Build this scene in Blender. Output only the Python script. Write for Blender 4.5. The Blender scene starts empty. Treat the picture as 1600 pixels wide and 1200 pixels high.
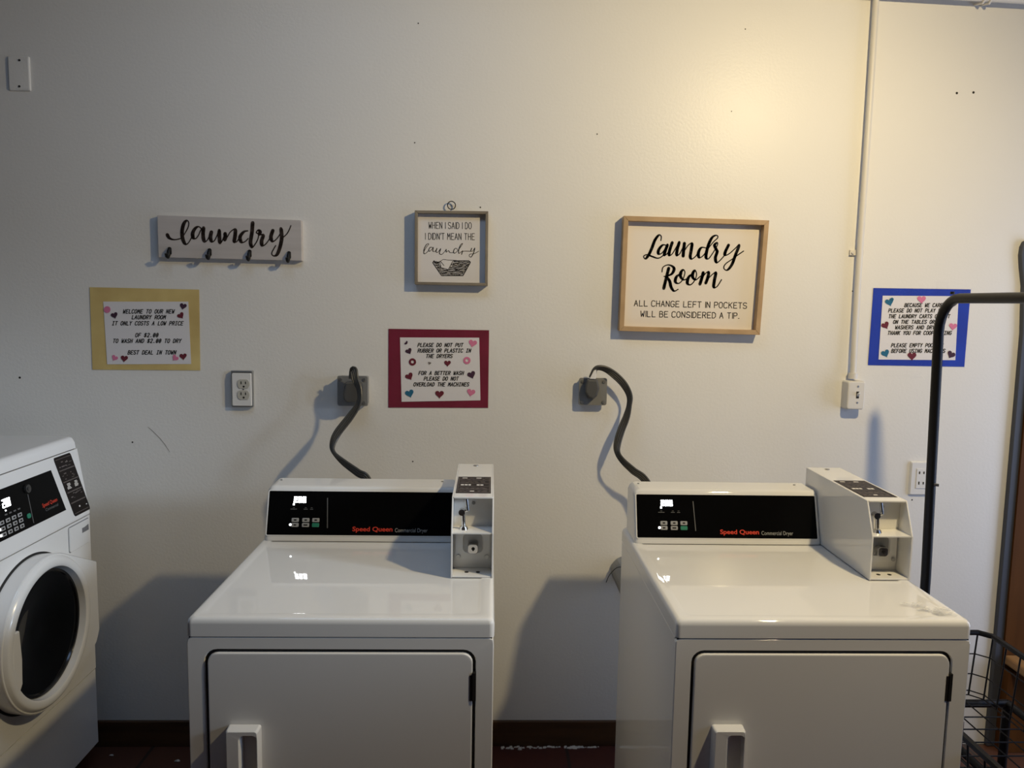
import bpy, bmesh, math, random
from mathutils import Vector, Matrix
random.seed(7)
scene = bpy.context.scene
COL = scene.collection

# ------------------------------------------------------------------ camera
CAM_H, CAM_D, FPX, PX, PY = 1.623, 2.684, 1202.0, 804.0, 600.0
ax_x = Vector((0.9993818, 0.01399135, 0.03225293))      # world axes seen from the camera (right, down, forward)
ax_y = Vector((-0.03059464, -0.10584091, 0.9939123))
ax_z = Vector((0.01731985, -0.99428464, -0.10534742))
cam_data = bpy.data.cameras.new('camera')
cam = bpy.data.objects.new('camera', cam_data)
COL.objects.link(cam)
right = Vector((ax_x[0], ax_y[0], ax_z[0])); down = Vector((ax_x[1], ax_y[1], ax_z[1])); fwd = Vector((ax_x[2], ax_y[2], ax_z[2]))
m = Matrix((right, -down, -fwd)).transposed().to_4x4()
m.translation = Vector((0, -CAM_D, CAM_H))
cam.matrix_world = m
cam_data.sensor_width = 36.0
cam_data.lens = FPX / 1600.0 * 36.0
cam_data.shift_x = -(PX - 800.0) / 1600.0
cam_data.clip_start = 0.02
scene.camera = cam

# ------------------------------------------------------------------ world, lights, exposure
world = bpy.data.worlds.new('world'); scene.world = world; world.use_nodes = True
bg = world.node_tree.nodes['Background']
bg.inputs[0].default_value = (0.55, 0.75, 1.0, 1); bg.inputs[1].default_value = 0.1

def lamp(name, kind, loc, energy, color, **kw):
    d = bpy.data.lights.new(name, kind); d.energy = energy; d.color = color
    for k, v in kw.items(): setattr(d, k, v)
    o = bpy.data.objects.new(name, d); COL.objects.link(o); o.location = loc
    return o
BULB = Vector((1.28, -1.50, 2.64))
bl = lamp('bulb_light', 'SPOT', BULB, 85, (1.0, 0.80, 0.455), shadow_soft_size=0.045, spot_size=math.radians(176), spot_blend=1.0)   # flood bulb aimed at the wall
bl.rotation_euler = Vector((-1.1, 1.8, -2.3)).to_track_quat('-Z', 'Y').to_euler()
def panel_lamp(name, loc, rot, energy, col, sx, sy):
    o = lamp(name, 'AREA', loc, energy, col, shape='RECTANGLE', size=sx, size_y=sy); o.rotation_euler = rot
panel_lamp('right_cool_fill', (2.78, -.7, 1.2), (0, math.radians(90), 0), 12.5, (0.58, 0.70, 1.0), 1.6, .8)  # added unseen source for the cool light from the right
panel_lamp('right_side_fill', (2.78, -2.3, 1.6), (0, math.radians(90), 0), 6.0, (0.35, 0.55, 1.0), 1.2, 1.2)  # added blue fill at the unseen right wall
sb = lamp('washer_fill_spot', 'SPOT', (2.7, -2.0, 1.9), 215, (0.66, 0.81, 1.0), shadow_soft_size=0.25, spot_size=math.radians(22), spot_blend=1.0)   # added cool spot that brightens the washer front
sb.rotation_euler = (Vector((-1.36, -.42, 1.0)) - Vector((2.7, -2.0, 1.9))).to_track_quat('-Z', 'Y').to_euler()
panel_lamp('overhead_cool_fill', (-.4, -1.2, 3.0), (0, 0, 0), 6.5, (0.45, 0.66, 1.0), 1.2, .6)  # added soft cool fill from above, not a known fixture
scene.view_settings.view_transform = 'Standard'
scene.view_settings.look = 'None'
scene.view_settings.gamma = 1.0
scene.view_settings.use_curve_mapping = False
scene.view_settings.exposure = 0.34

# ------------------------------------------------------------------ placing helpers
def ray(px, py):
    c = Vector(((px - PX) / FPX, (py - PY) / FPX, 1.0))
    return Vector((ax_x.dot(c), ax_y.dot(c), ax_z.dot(c)))
def at(px, py, y=0.0):                 # point of the vertical plane at distance y from the back wall
    v = ray(px, py); v = v * ((CAM_D + y) / v.y)
    return v + Vector((0, -CAM_D, CAM_H))
def zoomer(ox, oy, s):                 # reads measurements taken on an enlarged crop
    return lambda x, y: (ox + x * s, oy + y * s)

# ------------------------------------------------------------------ materials
MATS = {}
def mat(name, col, rough=0.5, metal=0.0, spec=0.5, coat=0.0, emit=None, estr=0.0, alpha=1.0, noise=None, bump=None, trans=0.0):
    if name in MATS: return MATS[name]
    M = bpy.data.materials.new(name); M.use_nodes = True
    nt = M.node_tree; b = nt.nodes['Principled BSDF']
    b.inputs['Base Color'].default_value = (*col, 1)
    b.inputs['Roughness'].default_value = rough; b.inputs['Metallic'].default_value = metal
    b.inputs['Specular IOR Level'].default_value = spec
    b.inputs['Coat Weight'].default_value = coat; b.inputs['Coat Roughness'].default_value = 0.06
    b.inputs['Alpha'].default_value = alpha
    b.inputs['Transmission Weight'].default_value = trans
    if emit:
        b.inputs['Emission Color'].default_value = (*emit, 1); b.inputs['Emission Strength'].default_value = estr
    if noise or bump:
        tc = nt.nodes.new('ShaderNodeTexCoord')
        mp = nt.nodes.new('ShaderNodeMapping'); nt.links.new(tc.outputs['Object'], mp.inputs['Vector'])
    if noise:                          # (scale vector, second colour, lo, hi)
        mp.inputs['Scale'].default_value = noise[0]
        n = nt.nodes.new('ShaderNodeTexNoise'); n.inputs['Scale'].default_value = 1.0; n.inputs['Detail'].default_value = 5
        nt.links.new(mp.outputs[0], n.inputs['Vector'])
        r = nt.nodes.new('ShaderNodeValToRGB')
        r.color_ramp.elements[0].position = noise[2]; r.color_ramp.elements[1].position = noise[3]
        r.color_ramp.elements[0].color = (*col, 1); r.color_ramp.elements[1].color = (*noise[1], 1)
        nt.links.new(n.outputs['Fac'], r.inputs[0]); nt.links.new(r.outputs[0], b.inputs['Base Color'])
    if bump:                           # (scale, strength, distance)
        n2 = nt.nodes.new('ShaderNodeTexNoise'); n2.inputs['Scale'].default_value = bump[0]; n2.inputs['Detail'].default_value = 3
        nt.links.new(tc.outputs['Object'], n2.inputs['Vector'])
        bp = nt.nodes.new('ShaderNodeBump'); bp.inputs['Strength'].default_value = bump[1]; bp.inputs['Distance'].default_value = bump[2]
        nt.links.new(n2.outputs['Fac'], bp.inputs['Height']); nt.links.new(bp.outputs[0], b.inputs['Normal'])
    MATS[name] = M
    return M
WALL = mat('wall_paint', (0.765, 0.75, 0.715), 0.37, spec=0.23, bump=(110, 0.15, 0.003), noise=((1.1, 1.1, 1.1), (0.79, 0.775, 0.74), 0.4, 0.65))
CEIL = mat('ceiling_paint', (0.5, 0.49, 0.47), 0.8)
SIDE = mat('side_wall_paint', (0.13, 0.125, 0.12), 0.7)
FLOOR = mat('floor_tile', (0.045, 0.022, 0.018), 0.35)
BASE = mat('stained_baseboard', (0.085, 0.042, 0.018), 0.45, noise=((3, 30, 30), (0.05, 0.024, 0.01), 0.35, 0.7))
ENAMEL = mat('white_enamel', (0.755, 0.745, 0.72), 0.035, spec=0.45)
ENAMEL_IN = mat('white_enamel_satin', (0.74, 0.73, 0.70), 0.35)
WASHW = mat('washer_white', (0.78, 0.78, 0.775), 0.22, spec=0.5, coat=0.25)
BLACKP = mat('black_gloss_panel', (0.003, 0.003, 0.0032), 0.22, spec=0.06)
BLACKR = mat('black_rubber', (0.008, 0.008, 0.008), 0.6)
GLASSB = mat('dark_door_glass', (0.002, 0.002, 0.0022), 0.04, spec=0.16)
CHROME = mat('chrome', (0.62, 0.61, 0.59), 0.2, metal=1.0)
STEEL = mat('dull_steel', (0.42, 0.42, 0.41), 0.38, metal=0.9)
ZINC = mat('zinc_plate', (0.36, 0.36, 0.355), 0.42, metal=0.6)
GREYPL = mat('grey_outlet_plate', (0.20, 0.20, 0.195), 0.5)
DARKPLUG = mat('dark_plug', (0.075, 0.075, 0.073), 0.5)
CORD = mat('grey_cord', (0.06, 0.058, 0.052), 0.4)
BTN = mat('grey_button', (0.33, 0.33, 0.33), 0.5)
GREEN = mat('green_button', (0.02, 0.20, 0.12), 0.5)
INKD = mat('dark_ink', (0.02, 0.018, 0.017), 0.7, spec=0.12)
INKS = mat('script_ink', (0.035, 0.024, 0.02), 0.7, spec=0.12, noise=((60, 60, 60), (0.10, 0.075, 0.065), 0.45, 0.75))
FAINT = mat('faint_print', (0.12, 0.12, 0.12), 0.6)
LOGOR = mat('red_logo', (0.62, 0.045, 0.02), 0.5)
LOGOG = mat('grey_logo', (0.33, 0.33, 0.32), 0.5)
LED = mat('lit_display', (0.9, 0.9, 0.9), 0.5, emit=(0.95, 0.98, 1.0), estr=7.0)
CARD = mat('dark_card', (0.012, 0.008, 0.0075), 0.4, spec=0.15)
CARDL = mat('card_line', (0.17, 0.145, 0.135), 0.6, spec=0.15)
CARDW = mat('card_white', (0.75, 0.72, 0.68), 0.6)
PAPER = mat('white_paper', (0.74, 0.72, 0.73), 0.6, spec=0.12)
GOLD = mat('gold_paper', (0.58, 0.42, 0.15), 0.42, spec=0.2, noise=((9, 9, 9), (0.72, 0.56, 0.22), 0.35, 0.7))
RED = mat('crimson_paper', (0.15, 0.003, 0.022), 0.4, spec=0.14, noise=((12, 12, 12), (0.20, 0.006, 0.036), 0.35, 0.7))
BLUE = mat('blue_paper', (0.004, 0.03, 0.34), 0.4, spec=0.14, noise=((12, 12, 12), (0.006, 0.042, 0.44), 0.35, 0.7))
FILM = mat('clear_film', (0.9, 0.9, 0.9), 0.2, alpha=0.012, spec=0.4)
TAPE = mat('clear_tape', (0.80, 0.79, 0.75), 0.12, alpha=0.26, spec=1.0)
MAROON = mat('maroon_sticker', (0.13, 0.008, 0.022), 0.5, spec=0.12)
PLUM = mat('plum_sticker', (0.045, 0.012, 0.035), 0.5, spec=0.12)
PINK = mat('pink_sticker', (0.66, 0.19, 0.33), 0.5, spec=0.12)
TEAL = mat('teal_sticker', (0.01, 0.13, 0.24), 0.5, spec=0.12)
BOARDW = mat('whitewashed_board', (0.50, 0.465, 0.445), 0.65, noise=((4, 40, 40), (0.57, 0.53, 0.51), 0.35, 0.7))
FRAMET = mat('tan_wood_frame', (0.36, 0.235, 0.12), 0.5, noise=((14, 14, 14), (0.46, 0.31, 0.17), 0.3, 0.7))
FRAMEG = mat('grey_wood_frame', (0.185, 0.155, 0.115), 0.55, noise=((14, 14, 14), (0.24, 0.205, 0.155), 0.3, 0.7))
CANVAS = mat('cream_panel', (0.74, 0.68, 0.61), 0.7)
CANVASW = mat('pale_panel', (0.72, 0.69, 0.67), 0.7)
BLACKM = mat('black_metal', (0.007, 0.0065, 0.0065), 0.42, spec=0.25)
WHITEPL = mat('white_plastic', (0.76, 0.75, 0.73), 0.35)
ALMOND = mat('almond_plastic', (0.50, 0.48, 0.42), 0.4)
PAINTED = mat('painted_metal', (0.70, 0.675, 0.63), 0.42)
WOOD = mat('orange_brown_wood', (0.11, 0.042, 0.010), 0.6, spec=0.12, noise=((18, 18, 2.5), (0.075, 0.028, 0.007), 0.35, 0.7))
SLATE = mat('slate_board', (0.055, 0.06, 0.075), 0.6)
SHELFW = mat('pale_shelf_wood', (0.30, 0.16, 0.06), 0.5)
FOIL = mat('foil_duct', (0.36, 0.36, 0.35), 0.4, metal=0.7)
LINT = mat('pale_lint', (0.55, 0.52, 0.47), 0.9)

# ------------------------------------------------------------------ mesh helpers
class MB:
    def __init__(s): s.v = []; s.f = []
    def add(s, vs, fs):
        k = len(s.v); s.v += [Vector(p) for p in vs]; s.f += [tuple(i + k for i in q) for q in fs]; return s
    def box(s, a, b):
        (x0, y0, z0), (x1, y1, z1) = a, b
        x0, x1 = sorted((x0, x1)); y0, y1 = sorted((y0, y1)); z0, z1 = sorted((z0, z1))
        return s.add([(x0,y0,z0),(x1,y0,z0),(x1,y1,z0),(x0,y1,z0),(x0,y0,z1),(x1,y0,z1),(x1,y1,z1),(x0,y1,z1)],
                     [(0,3,2,1),(4,5,6,7),(0,1,5,4),(1,2,6,5),(2,3,7,6),(3,0,4,7)])
    def hexa(s, q0, q1):               # four back corners, four front corners
        return s.add(list(q0) + list(q1), [(0,3,2,1),(4,5,6,7),(0,1,5,4),(1,2,6,5),(2,3,7,6),(3,0,4,7)])
    def loft(s, loops, cap0=True, cap1=True, closed=False):
        n = len(loops[0]); k = len(s.v)
        for l in loops: s.v += [Vector(p) for p in l]
        L = len(loops)
        for a in range(L if closed else L - 1):
            b = (a + 1) % L
            for i in range(n):
                j = (i + 1) % n
                s.f.append((k + a*n + i, k + a*n + j, k + b*n + j, k + b*n + i))
        if cap0: s.f.append(tuple(k + i for i in reversed(range(n))))
        if cap1: s.f.append(tuple(k + (L-1)*n + i for i in range(n)))
        return s
    def tube(s, pts, r, n=8, cap=True):
        pts = [Vector(p) for p in pts]
        loops = []
        up = None
        for i, p in enumerate(pts):
            t = (pts[min(i+1, len(pts)-1)] - pts[max(i-1, 0)]).normalized()
            if up is None:
                up = Vector((0,0,1)) if abs(t.z) < 0.9 else Vector((1,0,0))
            u = t.cross(up).normalized(); w = u.cross(t).normalized(); up = w
            rr = r[i] if isinstance(r, (list, tuple)) else r
            loops.append([p + rr*(math.cos(2*math.pi*j/n)*u + math.sin(2*math.pi*j/n)*w) for j in range(n)])
        return s.loft(loops, cap, cap)
    def cyl(s, p, q, r, n=20, r2=None):
        p = Vector(p); q = Vector(q); t = (q - p).normalized()
        up = Vector((0,0,1)) if abs(t.z) < 0.9 else Vector((1,0,0))
        u = t.cross(up).normalized(); w = u.cross(t).normalized()
        r2 = r if r2 is None else r2
        return s.loft([[c + rad*(math.cos(2*math.pi*j/n)*u + math.sin(2*math.pi*j/n)*w) for j in range(n)] for c, rad in ((p, r), (q, r2))])
def finish(mb, name, material, parent=None, smooth=False, bevel=0.0, seg=2, origin=None):
    me = bpy.data.meshes.new(name)
    off = origin if origin is not None else Vector((0, 0, 0))
    p = parent
    while p is not None:
        off = off + p.location; p = p.parent
    me.from_pydata([tuple(v - off) for v in mb.v], [], mb.f)
    bm = bmesh.new(); bm.from_mesh(me); bmesh.ops.recalc_face_normals(bm, faces=bm.faces); bm.to_mesh(me); bm.free()
    if smooth:
        for q in me.polygons: q.use_smooth = len(q.vertices) <= 4
    me.materials.append(material)
    o = bpy.data.objects.new(name, me); COL.objects.link(o)
    if parent is not None: o.parent = parent
    if origin is not None: o.location = origin
    if bevel:
        b = o.modifiers.new('bevel', 'BEVEL'); b.width = bevel; b.segments = seg; b.limit_method = 'ANGLE'; b.angle_limit = math.radians(40)
        if smooth is False:
            pass
    if smooth:
        try:
            me.set_sharp_from_angle(angle=math.radians(42))
        except Exception:
            pass
        w_ = o.modifiers.new('weighted_normal', 'WEIGHTED_NORMAL'); w_.keep_sharp = True; w_.weight = 80
    return o
def thing(name, label, cat, loc=(0,0,0), group=None):
    o = bpy.data.objects.new(name, None); COL.objects.link(o); o.location = loc
    o.empty_display_size = 0.05
    o['label'] = label; o['category'] = cat
    if group: o['group'] = group
    return o
def tag(o, label, cat, group=None):
    o['label'] = label; o['category'] = cat
    if group: o['group'] = group
    return o
def struct(mb, name, material, parent=None, **kw):
    o = finish(mb, name, material, parent, **kw)
    if parent is None: o['kind'] = 'structure'
    return o
def copy_tree(o, parent=None):
    c = o.copy(); COL.objects.link(c); c.parent = parent
    for ch in list(o.children): copy_tree(ch, c)
    return c
def rrect(cx, cy, w, h, r, n=5):
    pts = []
    for sx, sy, a0 in ((1,1,0), (-1,1,90), (-1,-1,180), (1,-1,270)):
        for i in range(n + 1):
            a = math.radians(a0 + 90*i/n)
            pts.append((cx + sx*(w/2 - r) + r*math.cos(a), cy + sy*(h/2 - r) + r*math.sin(a)))
    return pts
def catmull(P, k=6):
    out = []
    n = len(P)
    for i in range(n - 1):
        p0 = P[max(i-1, 0)]; p1 = P[i]; p2 = P[i+1]; p3 = P[min(i+2, n-1)]
        for j in range(k):
            t = j / k
            out.append(tuple(0.5*((2*b) + (-a + c)*t + (2*a - 5*b + 4*c - d)*t*t + (-a + 3*b - 3*c + d)*t**3) for a, b, c, d in zip(p0, p1, p2, p3)))
    out.append(tuple(P[-1]))
    return out
def ribbon2d(mb, pts, widths, fn):     # pts in a 2-D frame, fn maps the frame to space
    n = len(pts)
    for i, ((x, y), w) in enumerate(zip(pts, widths)):
        mb.add([fn(x + w/2*math.cos(a*math.pi/4), y + w/2*math.sin(a*math.pi/4)) for a in range(8)], [tuple(range(8))])
        if i < n - 1:
            x2, y2 = pts[i+1]; w2 = widths[i+1]
            dx, dy = x2 - x, y2 - y; L = math.hypot(dx, dy)
            if L < 1e-9: continue
            nx, ny = -dy/L, dx/L
            mb.add([fn(x + nx*w/2, y + ny*w/2), fn(x2 + nx*w2/2, y2 + ny*w2/2), fn(x2 - nx*w2/2, y2 - ny*w2/2), fn(x - nx*w/2, y - ny*w/2)], [(0,1,2,3)])
GL = {
'A': [[(0,0),(2,6),(4,0)],[(.8,2.2),(3.2,2.2)]], 'B': [[(.2,0),(.2,6),(2.6,6),(3.6,5.3),(3.6,4),(2.6,3.2),(.2,3.2)],[(2.6,3.2),(4,2.4),(4,.9),(2.9,0),(.2,0)]],
'C': [[(4,5.2),(3,6),(1.2,6),(0,4.8),(0,1.2),(1.2,0),(3,0),(4,.8)]], 'D': [[(.2,0),(.2,6),(2.4,6),(4,4.4),(4,1.6),(2.4,0),(.2,0)]],
'E': [[(4,6),(.2,6),(.2,0),(4,0)],[(.2,3.1),(3.2,3.1)]], 'F': [[(4,6),(.2,6),(.2,0)],[(.2,3.1),(3.2,3.1)]],
'G': [[(4,5.2),(3,6),(1.2,6),(0,4.8),(0,1.2),(1.2,0),(3,0),(4,1),(4,2.8),(2.4,2.8)]], 'H': [[(.2,0),(.2,6)],[(3.8,0),(3.8,6)],[(.2,3),(3.8,3)]],
'I': [[(.7,0),(3.3,0)],[(2,0),(2,6)],[(.7,6),(3.3,6)]], 'i': [[(2,0),(2,6)]], 'K': [[(.2,0),(.2,6)],[(4,6),(.2,2.6)],[(1.4,3.6),(4,0)]],
'L': [[(.4,6),(.4,0),(4,0)]], 'M': [[(0,0),(.3,6),(2,2.6),(3.7,6),(4,0)]], 'N': [[(.2,0),(.2,6),(3.8,0),(3.8,6)]],
'O': [[(1.2,0),(0,1.4),(0,4.6),(1.2,6),(2.8,6),(4,4.6),(4,1.4),(2.8,0),(1.2,0)]], 'P': [[(.2,0),(.2,6),(2.8,6),(4,5.2),(4,3.6),(2.8,2.8),(.2,2.8)]],
'R': [[(.2,0),(.2,6),(2.8,6),(4,5.2),(4,3.8),(2.8,3),(.2,3)],[(2,3),(4,0)]], 'S': [[(3.9,5.2),(3,6),(1,6),(.1,5.1),(.1,4),(1,3.2),(3,2.8),(4,2),(4,.9),(3,0),(1,0),(0,.9)]],
'T': [[(0,6),(4,6)],[(2,6),(2,0)]], 'U': [[(.1,6),(.1,1.2),(1.2,0),(2.8,0),(3.9,1.2),(3.9,6)]], 'V': [[(0,6),(2,0),(4,6)]],
'W': [[(0,6),(.8,0),(2,3.6),(3.2,0),(4,6)]], 'Y': [[(0,6),(2,3),(4,6)],[(2,3),(2,0)]],
'0': [[(1.2,0),(.2,1.4),(.2,4.6),(1.2,6),(2.8,6),(3.8,4.6),(3.8,1.4),(2.8,0),(1.2,0)],[(.9,1.4),(3.1,4.6)]], '2': [[(.2,5),(1.2,6),(2.8,6),(3.8,5),(3.8,3.8),(.2,0),(4,0)]],
'o': [[(1.2,0),(.2,1.4),(.2,4.6),(1.2,6),(2.8,6),(3.8,4.6),(3.8,1.4),(2.8,0),(1.2,0)]],
'.': [[(1.5,.3),(2.5,.3)]], "'": [[(2,6.3),(1.8,4.6)]], '$': [[(3.9,4.8),(3,5.4),(1,5.4),(.1,4.6),(1,3.2),(3,2.8),(4,1.6),(3,.6),(1,.6),(0,1.3)],[(2,6.4),(2,-.4)]],
}
def stroke_text(mb, text, x0, x1, base0, base1, h, wt, fn, shear=0.22, prop=False):
    """single-stroke capitals from x0 to x1 (y grows downwards); each character owns one cell, or its own width if prop"""
    if prop:
        ws = [(1.6 if c in "iI'." else 3.2 if c == ' ' else 5.6) for c in text]
    else:
        ws = [6.0]*len(text)
    tot = sum(ws) - (1.6 if not prop else 1.2)
    ux = (x1 - x0)/tot; uy = h/6.0; cur = 0.0
    for c, cw in zip(text, ws):
        for st in GL.get(c, []):
            P = []
            for gx, gy in st:
                if prop and c in "iI'.": gx -= 2 - .4
                X = x0 + (cur + gx)*ux + shear*gy*uy
                f = (x0 + cur*ux - x0)/(x1 - x0)
                P.append((X, base0 + (base1 - base0)*f - gy*uy))
            ribbon2d(mb, P, [wt]*len(P), fn)
        cur += cw
def script_word(mb, strokes, fn, thin, thick):
    for st in strokes:
        P = catmull([tuple(map(float, p)) for p in st], 5)
        W = []
        for i in range(len(P)):
            a = P[max(i-1, 0)]; b = P[min(i+1, len(P)-1)]
            dx, dy = b[0]-a[0], b[1]-a[1]; L = math.hypot(dx, dy) or 1
            down = max(0.0, dy/L)
            W.append(thin + (thick - thin)*down**1.2)
        for _ in range(2):
            W = [(W[max(i-1,0)] + W[i]*2 + W[min(i+1,len(W)-1)])/4 for i in range(len(W))]
        ribbon2d(mb, P, W, fn)
def font_mesh(text, size, bold=0.0, shear=0.0):
    c = bpy.data.curves.new('t', 'FONT'); c.body = text; c.size = size; c.offset = bold; c.shear = shear
    o = bpy.data.objects.new('t', c); COL.objects.link(o)
    bpy.context.view_layer.update()
    me = bpy.data.meshes.new_from_object(o.evaluated_get(bpy.context.evaluated_depsgraph_get()))
    vs = [v.co.copy() for v in me.vertices]; fs = [tuple(p.vertices) for p in me.polygons]
    bpy.data.objects.remove(o); bpy.data.curves.remove(c); bpy.data.meshes.remove(me)
    x0 = min(v.x for v in vs); x1 = max(v.x for v in vs)
    return vs, fs, x0, x1
HEART = [(16*math.sin(t)**3/17.0, -(13*math.cos(t) - 5*math.cos(2*t) - 2*math.cos(3*t) - math.cos(4*t))/17.0) for t in [2*math.pi*i/28 for i in range(28)]]
def sticker(parent, px, py, size, material, y, rot=0.0, kind='heart'):
    mb = MB(); r = size/2.0; ca, sa = math.cos(rot), math.sin(rot)
    def f(u, v): return at(px + r*(u*ca - v*sa), py + r*(u*sa + v*ca), y)
    def g(u, v): return at(px + r*(u*ca - v*sa), py + r*(u*sa + v*ca), y + 0.0012)
    if kind == 'ring':
        n = 20
        o1 = [(math.cos(2*math.pi*i/n), math.sin(2*math.pi*i/n)) for i in range(n)]
        mb.loft([[g(*p) for p in o1], [f(*p) for p in o1], [f(p[0]*.42, p[1]*.42) for p in o1], [g(p[0]*.42, p[1]*.42) for p in o1]], False, False)
        return finish(mb, 'ring_sticker', material, parent)
    if kind == 'dot': pts = [(math.cos(2*math.pi*i/20), math.sin(2*math.pi*i/20)) for i in range(20)]
    elif kind == 'leaf': pts = [(.2,-1),(.7,-.6),(.6,.3),(.1,.8),(-.7,.8),(-.9,.3),(-.3,-.2)]
    else: pts = HEART
    mb.loft([[g(*p) for p in pts], [f(*p) for p in pts]], False, True)
    return finish(mb, 'heart_sticker' if kind == 'heart' else 'sticker', material, parent)

# ================================================================== the setting
YF, XL, XR, ZC = -5.2, -2.15, 2.75, 3.05
struct(MB().box((XL, 0, 0), (XR, 0.12, ZC)), 'wall_back', WALL)
wb = bpy.data.objects['wall_back']
struct(MB().box((XL-.12, YF, 0), (XL, 0.12, ZC)), 'wall_left', SIDE)
rw = MB()
for y0, y1, z0, z1 in ((-.28, .12, 0, ZC), (-1.12, -.28, 2.03, ZC), (-1.68, -1.12, 0, ZC), (-2.92, -1.68, 0, .98), (-2.92, -1.68, 2.22, ZC), (YF, -2.92, 0, ZC)): rw.box((XR, y0, z0), (XR+.12, y1, z1))
struct(rw, 'wall_right', SIDE)
struct(MB().box((XL-.12, YF-.12, 0), (XR+.12, YF, ZC)), 'wall_front', SIDE)
wf = MB()
for a, b in (((XR-.01,-2.92,.98),(XR+.12,-2.88,2.22)), ((XR-.01,-1.72,.98),(XR+.12,-1.68,2.22)), ((XR-.01,-2.88,.98),(XR+.12,-1.72,1.02)), ((XR-.01,-2.88,2.18),(XR+.12,-1.72,2.22))): wf.box(a, b)
struct(wf, 'added_window_frame', WHITEPL)  # unseen window frame, added to go with the blue side fill
wf = MB()
for a, b in (((XR-.015,-1.17,0),(XR+.12,-1.11,2.08)), ((XR-.015,-.29,0),(XR+.12,-.23,2.08)), ((XR-.015,-1.11,2.02),(XR+.12,-.29,2.08))): wf.box(a, b)
struct(wf, 'added_doorway_frame', WHITEPL)  # unseen doorway frame, added around the cool fill from the right
struct(MB().box((XL-.12, YF-.12, -.1), (XR+.12, 0.12, 0)), 'floor', FLOOR)
struct(MB().box((XL-.12, YF-.12, ZC), (XR+.12, 0.12, ZC+.1)), 'ceiling', CEIL)
struct(MB().box((XL, -.014, 0), (1.79, 0, .096)), 'baseboard_back', BASE, bevel=.003)
# checker of red-brown tiles: the joints are in the floor material
nt = FLOOR.node_tree; b_ = nt.nodes['Principled BSDF']
tc = nt.nodes.new('ShaderNodeTexCoord'); br = nt.nodes.new('ShaderNodeTexBrick')
br.offset = 0.0; br.inputs['Scale'].default_value = 1.0; br.inputs['Brick Width'].default_value = .30; br.inputs['Row Height'].default_value = .30
br.inputs['Mortar Size'].default_value = .006; br.inputs['Color1'].default_value = (.075, .022, .018, 1); br.inputs['Color2'].default_value = (.10, .045, .028, 1)
br.inputs['Mortar'].default_value = (.03, .022, .018, 1)
nt.links.new(tc.outputs['Object'], br.inputs['Vector']); nt.links.new(br.outputs['Color'], b_.inputs['Base Color'])
# small holes and scuffs of the painted wall
HOLE = mat('hole_dark', (0.02, 0.018, 0.016), 0.9)
SCUFF = mat('scuff_mark', (0.34, 0.325, 0.30), 0.6)
for px, py, r in ((1495,145.5,1.9), (1521,144.5,1.9), (31,590,1.7), (1164.5,45.5,.9), (933,209.5,1.0), (750.5,324,1.1), (653.5,36.5,1.0), (648,223,1.0), (207,691,1.3), (645,721,1.1), (1332,455,1.0), (1425,781,1.2), (1143,174,.8)):
    mb = MB(); c = at(px, py); R_ = r*.00223
    mb.cyl(c, c + Vector((0,-.0006,0)), R_, 10)
    finish(mb, 'nail_hole', HOLE, wb)
for pts, w in (([(231,667),(238,673),(250,685),(258,695),(265,706)], 1.0),):
    mb = MB(); ribbon2d(mb, pts, [w*(1 if 0 < i < 4 else .5) for i in range(len(pts))], lambda x, y: at(x, y, -.0005)); finish(mb, 'scuff', SCUFF, wb)

# ================================================================== conduits and the light switch
t = thing('conduit', 'white painted vertical conduit running down the wall into the light switch', 'conduit', at(1330, 592, -.02))
P = [at(1369.5, -12, -.016), at(1362, 110, -.016), at(1353, 250, -.016), at(1343, 400, -.016), at(1337, 500, -.016), at(1332.5, 592, -.02)]
P[0] = P[0] + (P[0]-P[1]).normalized()*.38
finish(MB().tube([Vector(p) for p in catmull([tuple(p) for p in P], 5)], .0105, 12), 'pipe', PAINTED, t, smooth=True)
c = at(1332.5, 590, -.02); finish(MB().cyl(c + Vector((0,0,.016)), c + Vector((0,0,-.004)), .0155, 14), 'connector', PAINTED, t, smooth=True)
c = at(1340, 395, -.006); finish(MB().box(c + Vector((-.028,-.003,-.009)), c + Vector((.02,.005,.009))).cyl(c + Vector((-.019,-.003,0)), c + Vector((-.019,-.008,0)), .005, 10), 'pipe_strap', PAINTED, t)
t = thing('conduit', 'white horizontal conduit along the top of the wall at the right corner', 'conduit', (1.8, -.04, 2.69))
a = at(1376, -13, -.045); b2 = at(1600, 0, -.045); a, b2 = a - (b2-a)*.5, b2 + (b2-a)*1.8
finish(MB().tube([a, b2], .0125, 12), 'pipe', PAINTED, t, smooth=True)
for k in (.368, .382):
    p = a.lerp(b2, k); finish(MB().tube([p + Vector((0, .045, -.006)), p + Vector((0, .0, -.017)), p + Vector((0,-.016,-.004)), p + Vector((0,-.012,.014)), p + Vector((0,.045,.016))], .0042, 8), 'pipe_clip', PAINTED, t, smooth=True)

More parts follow.
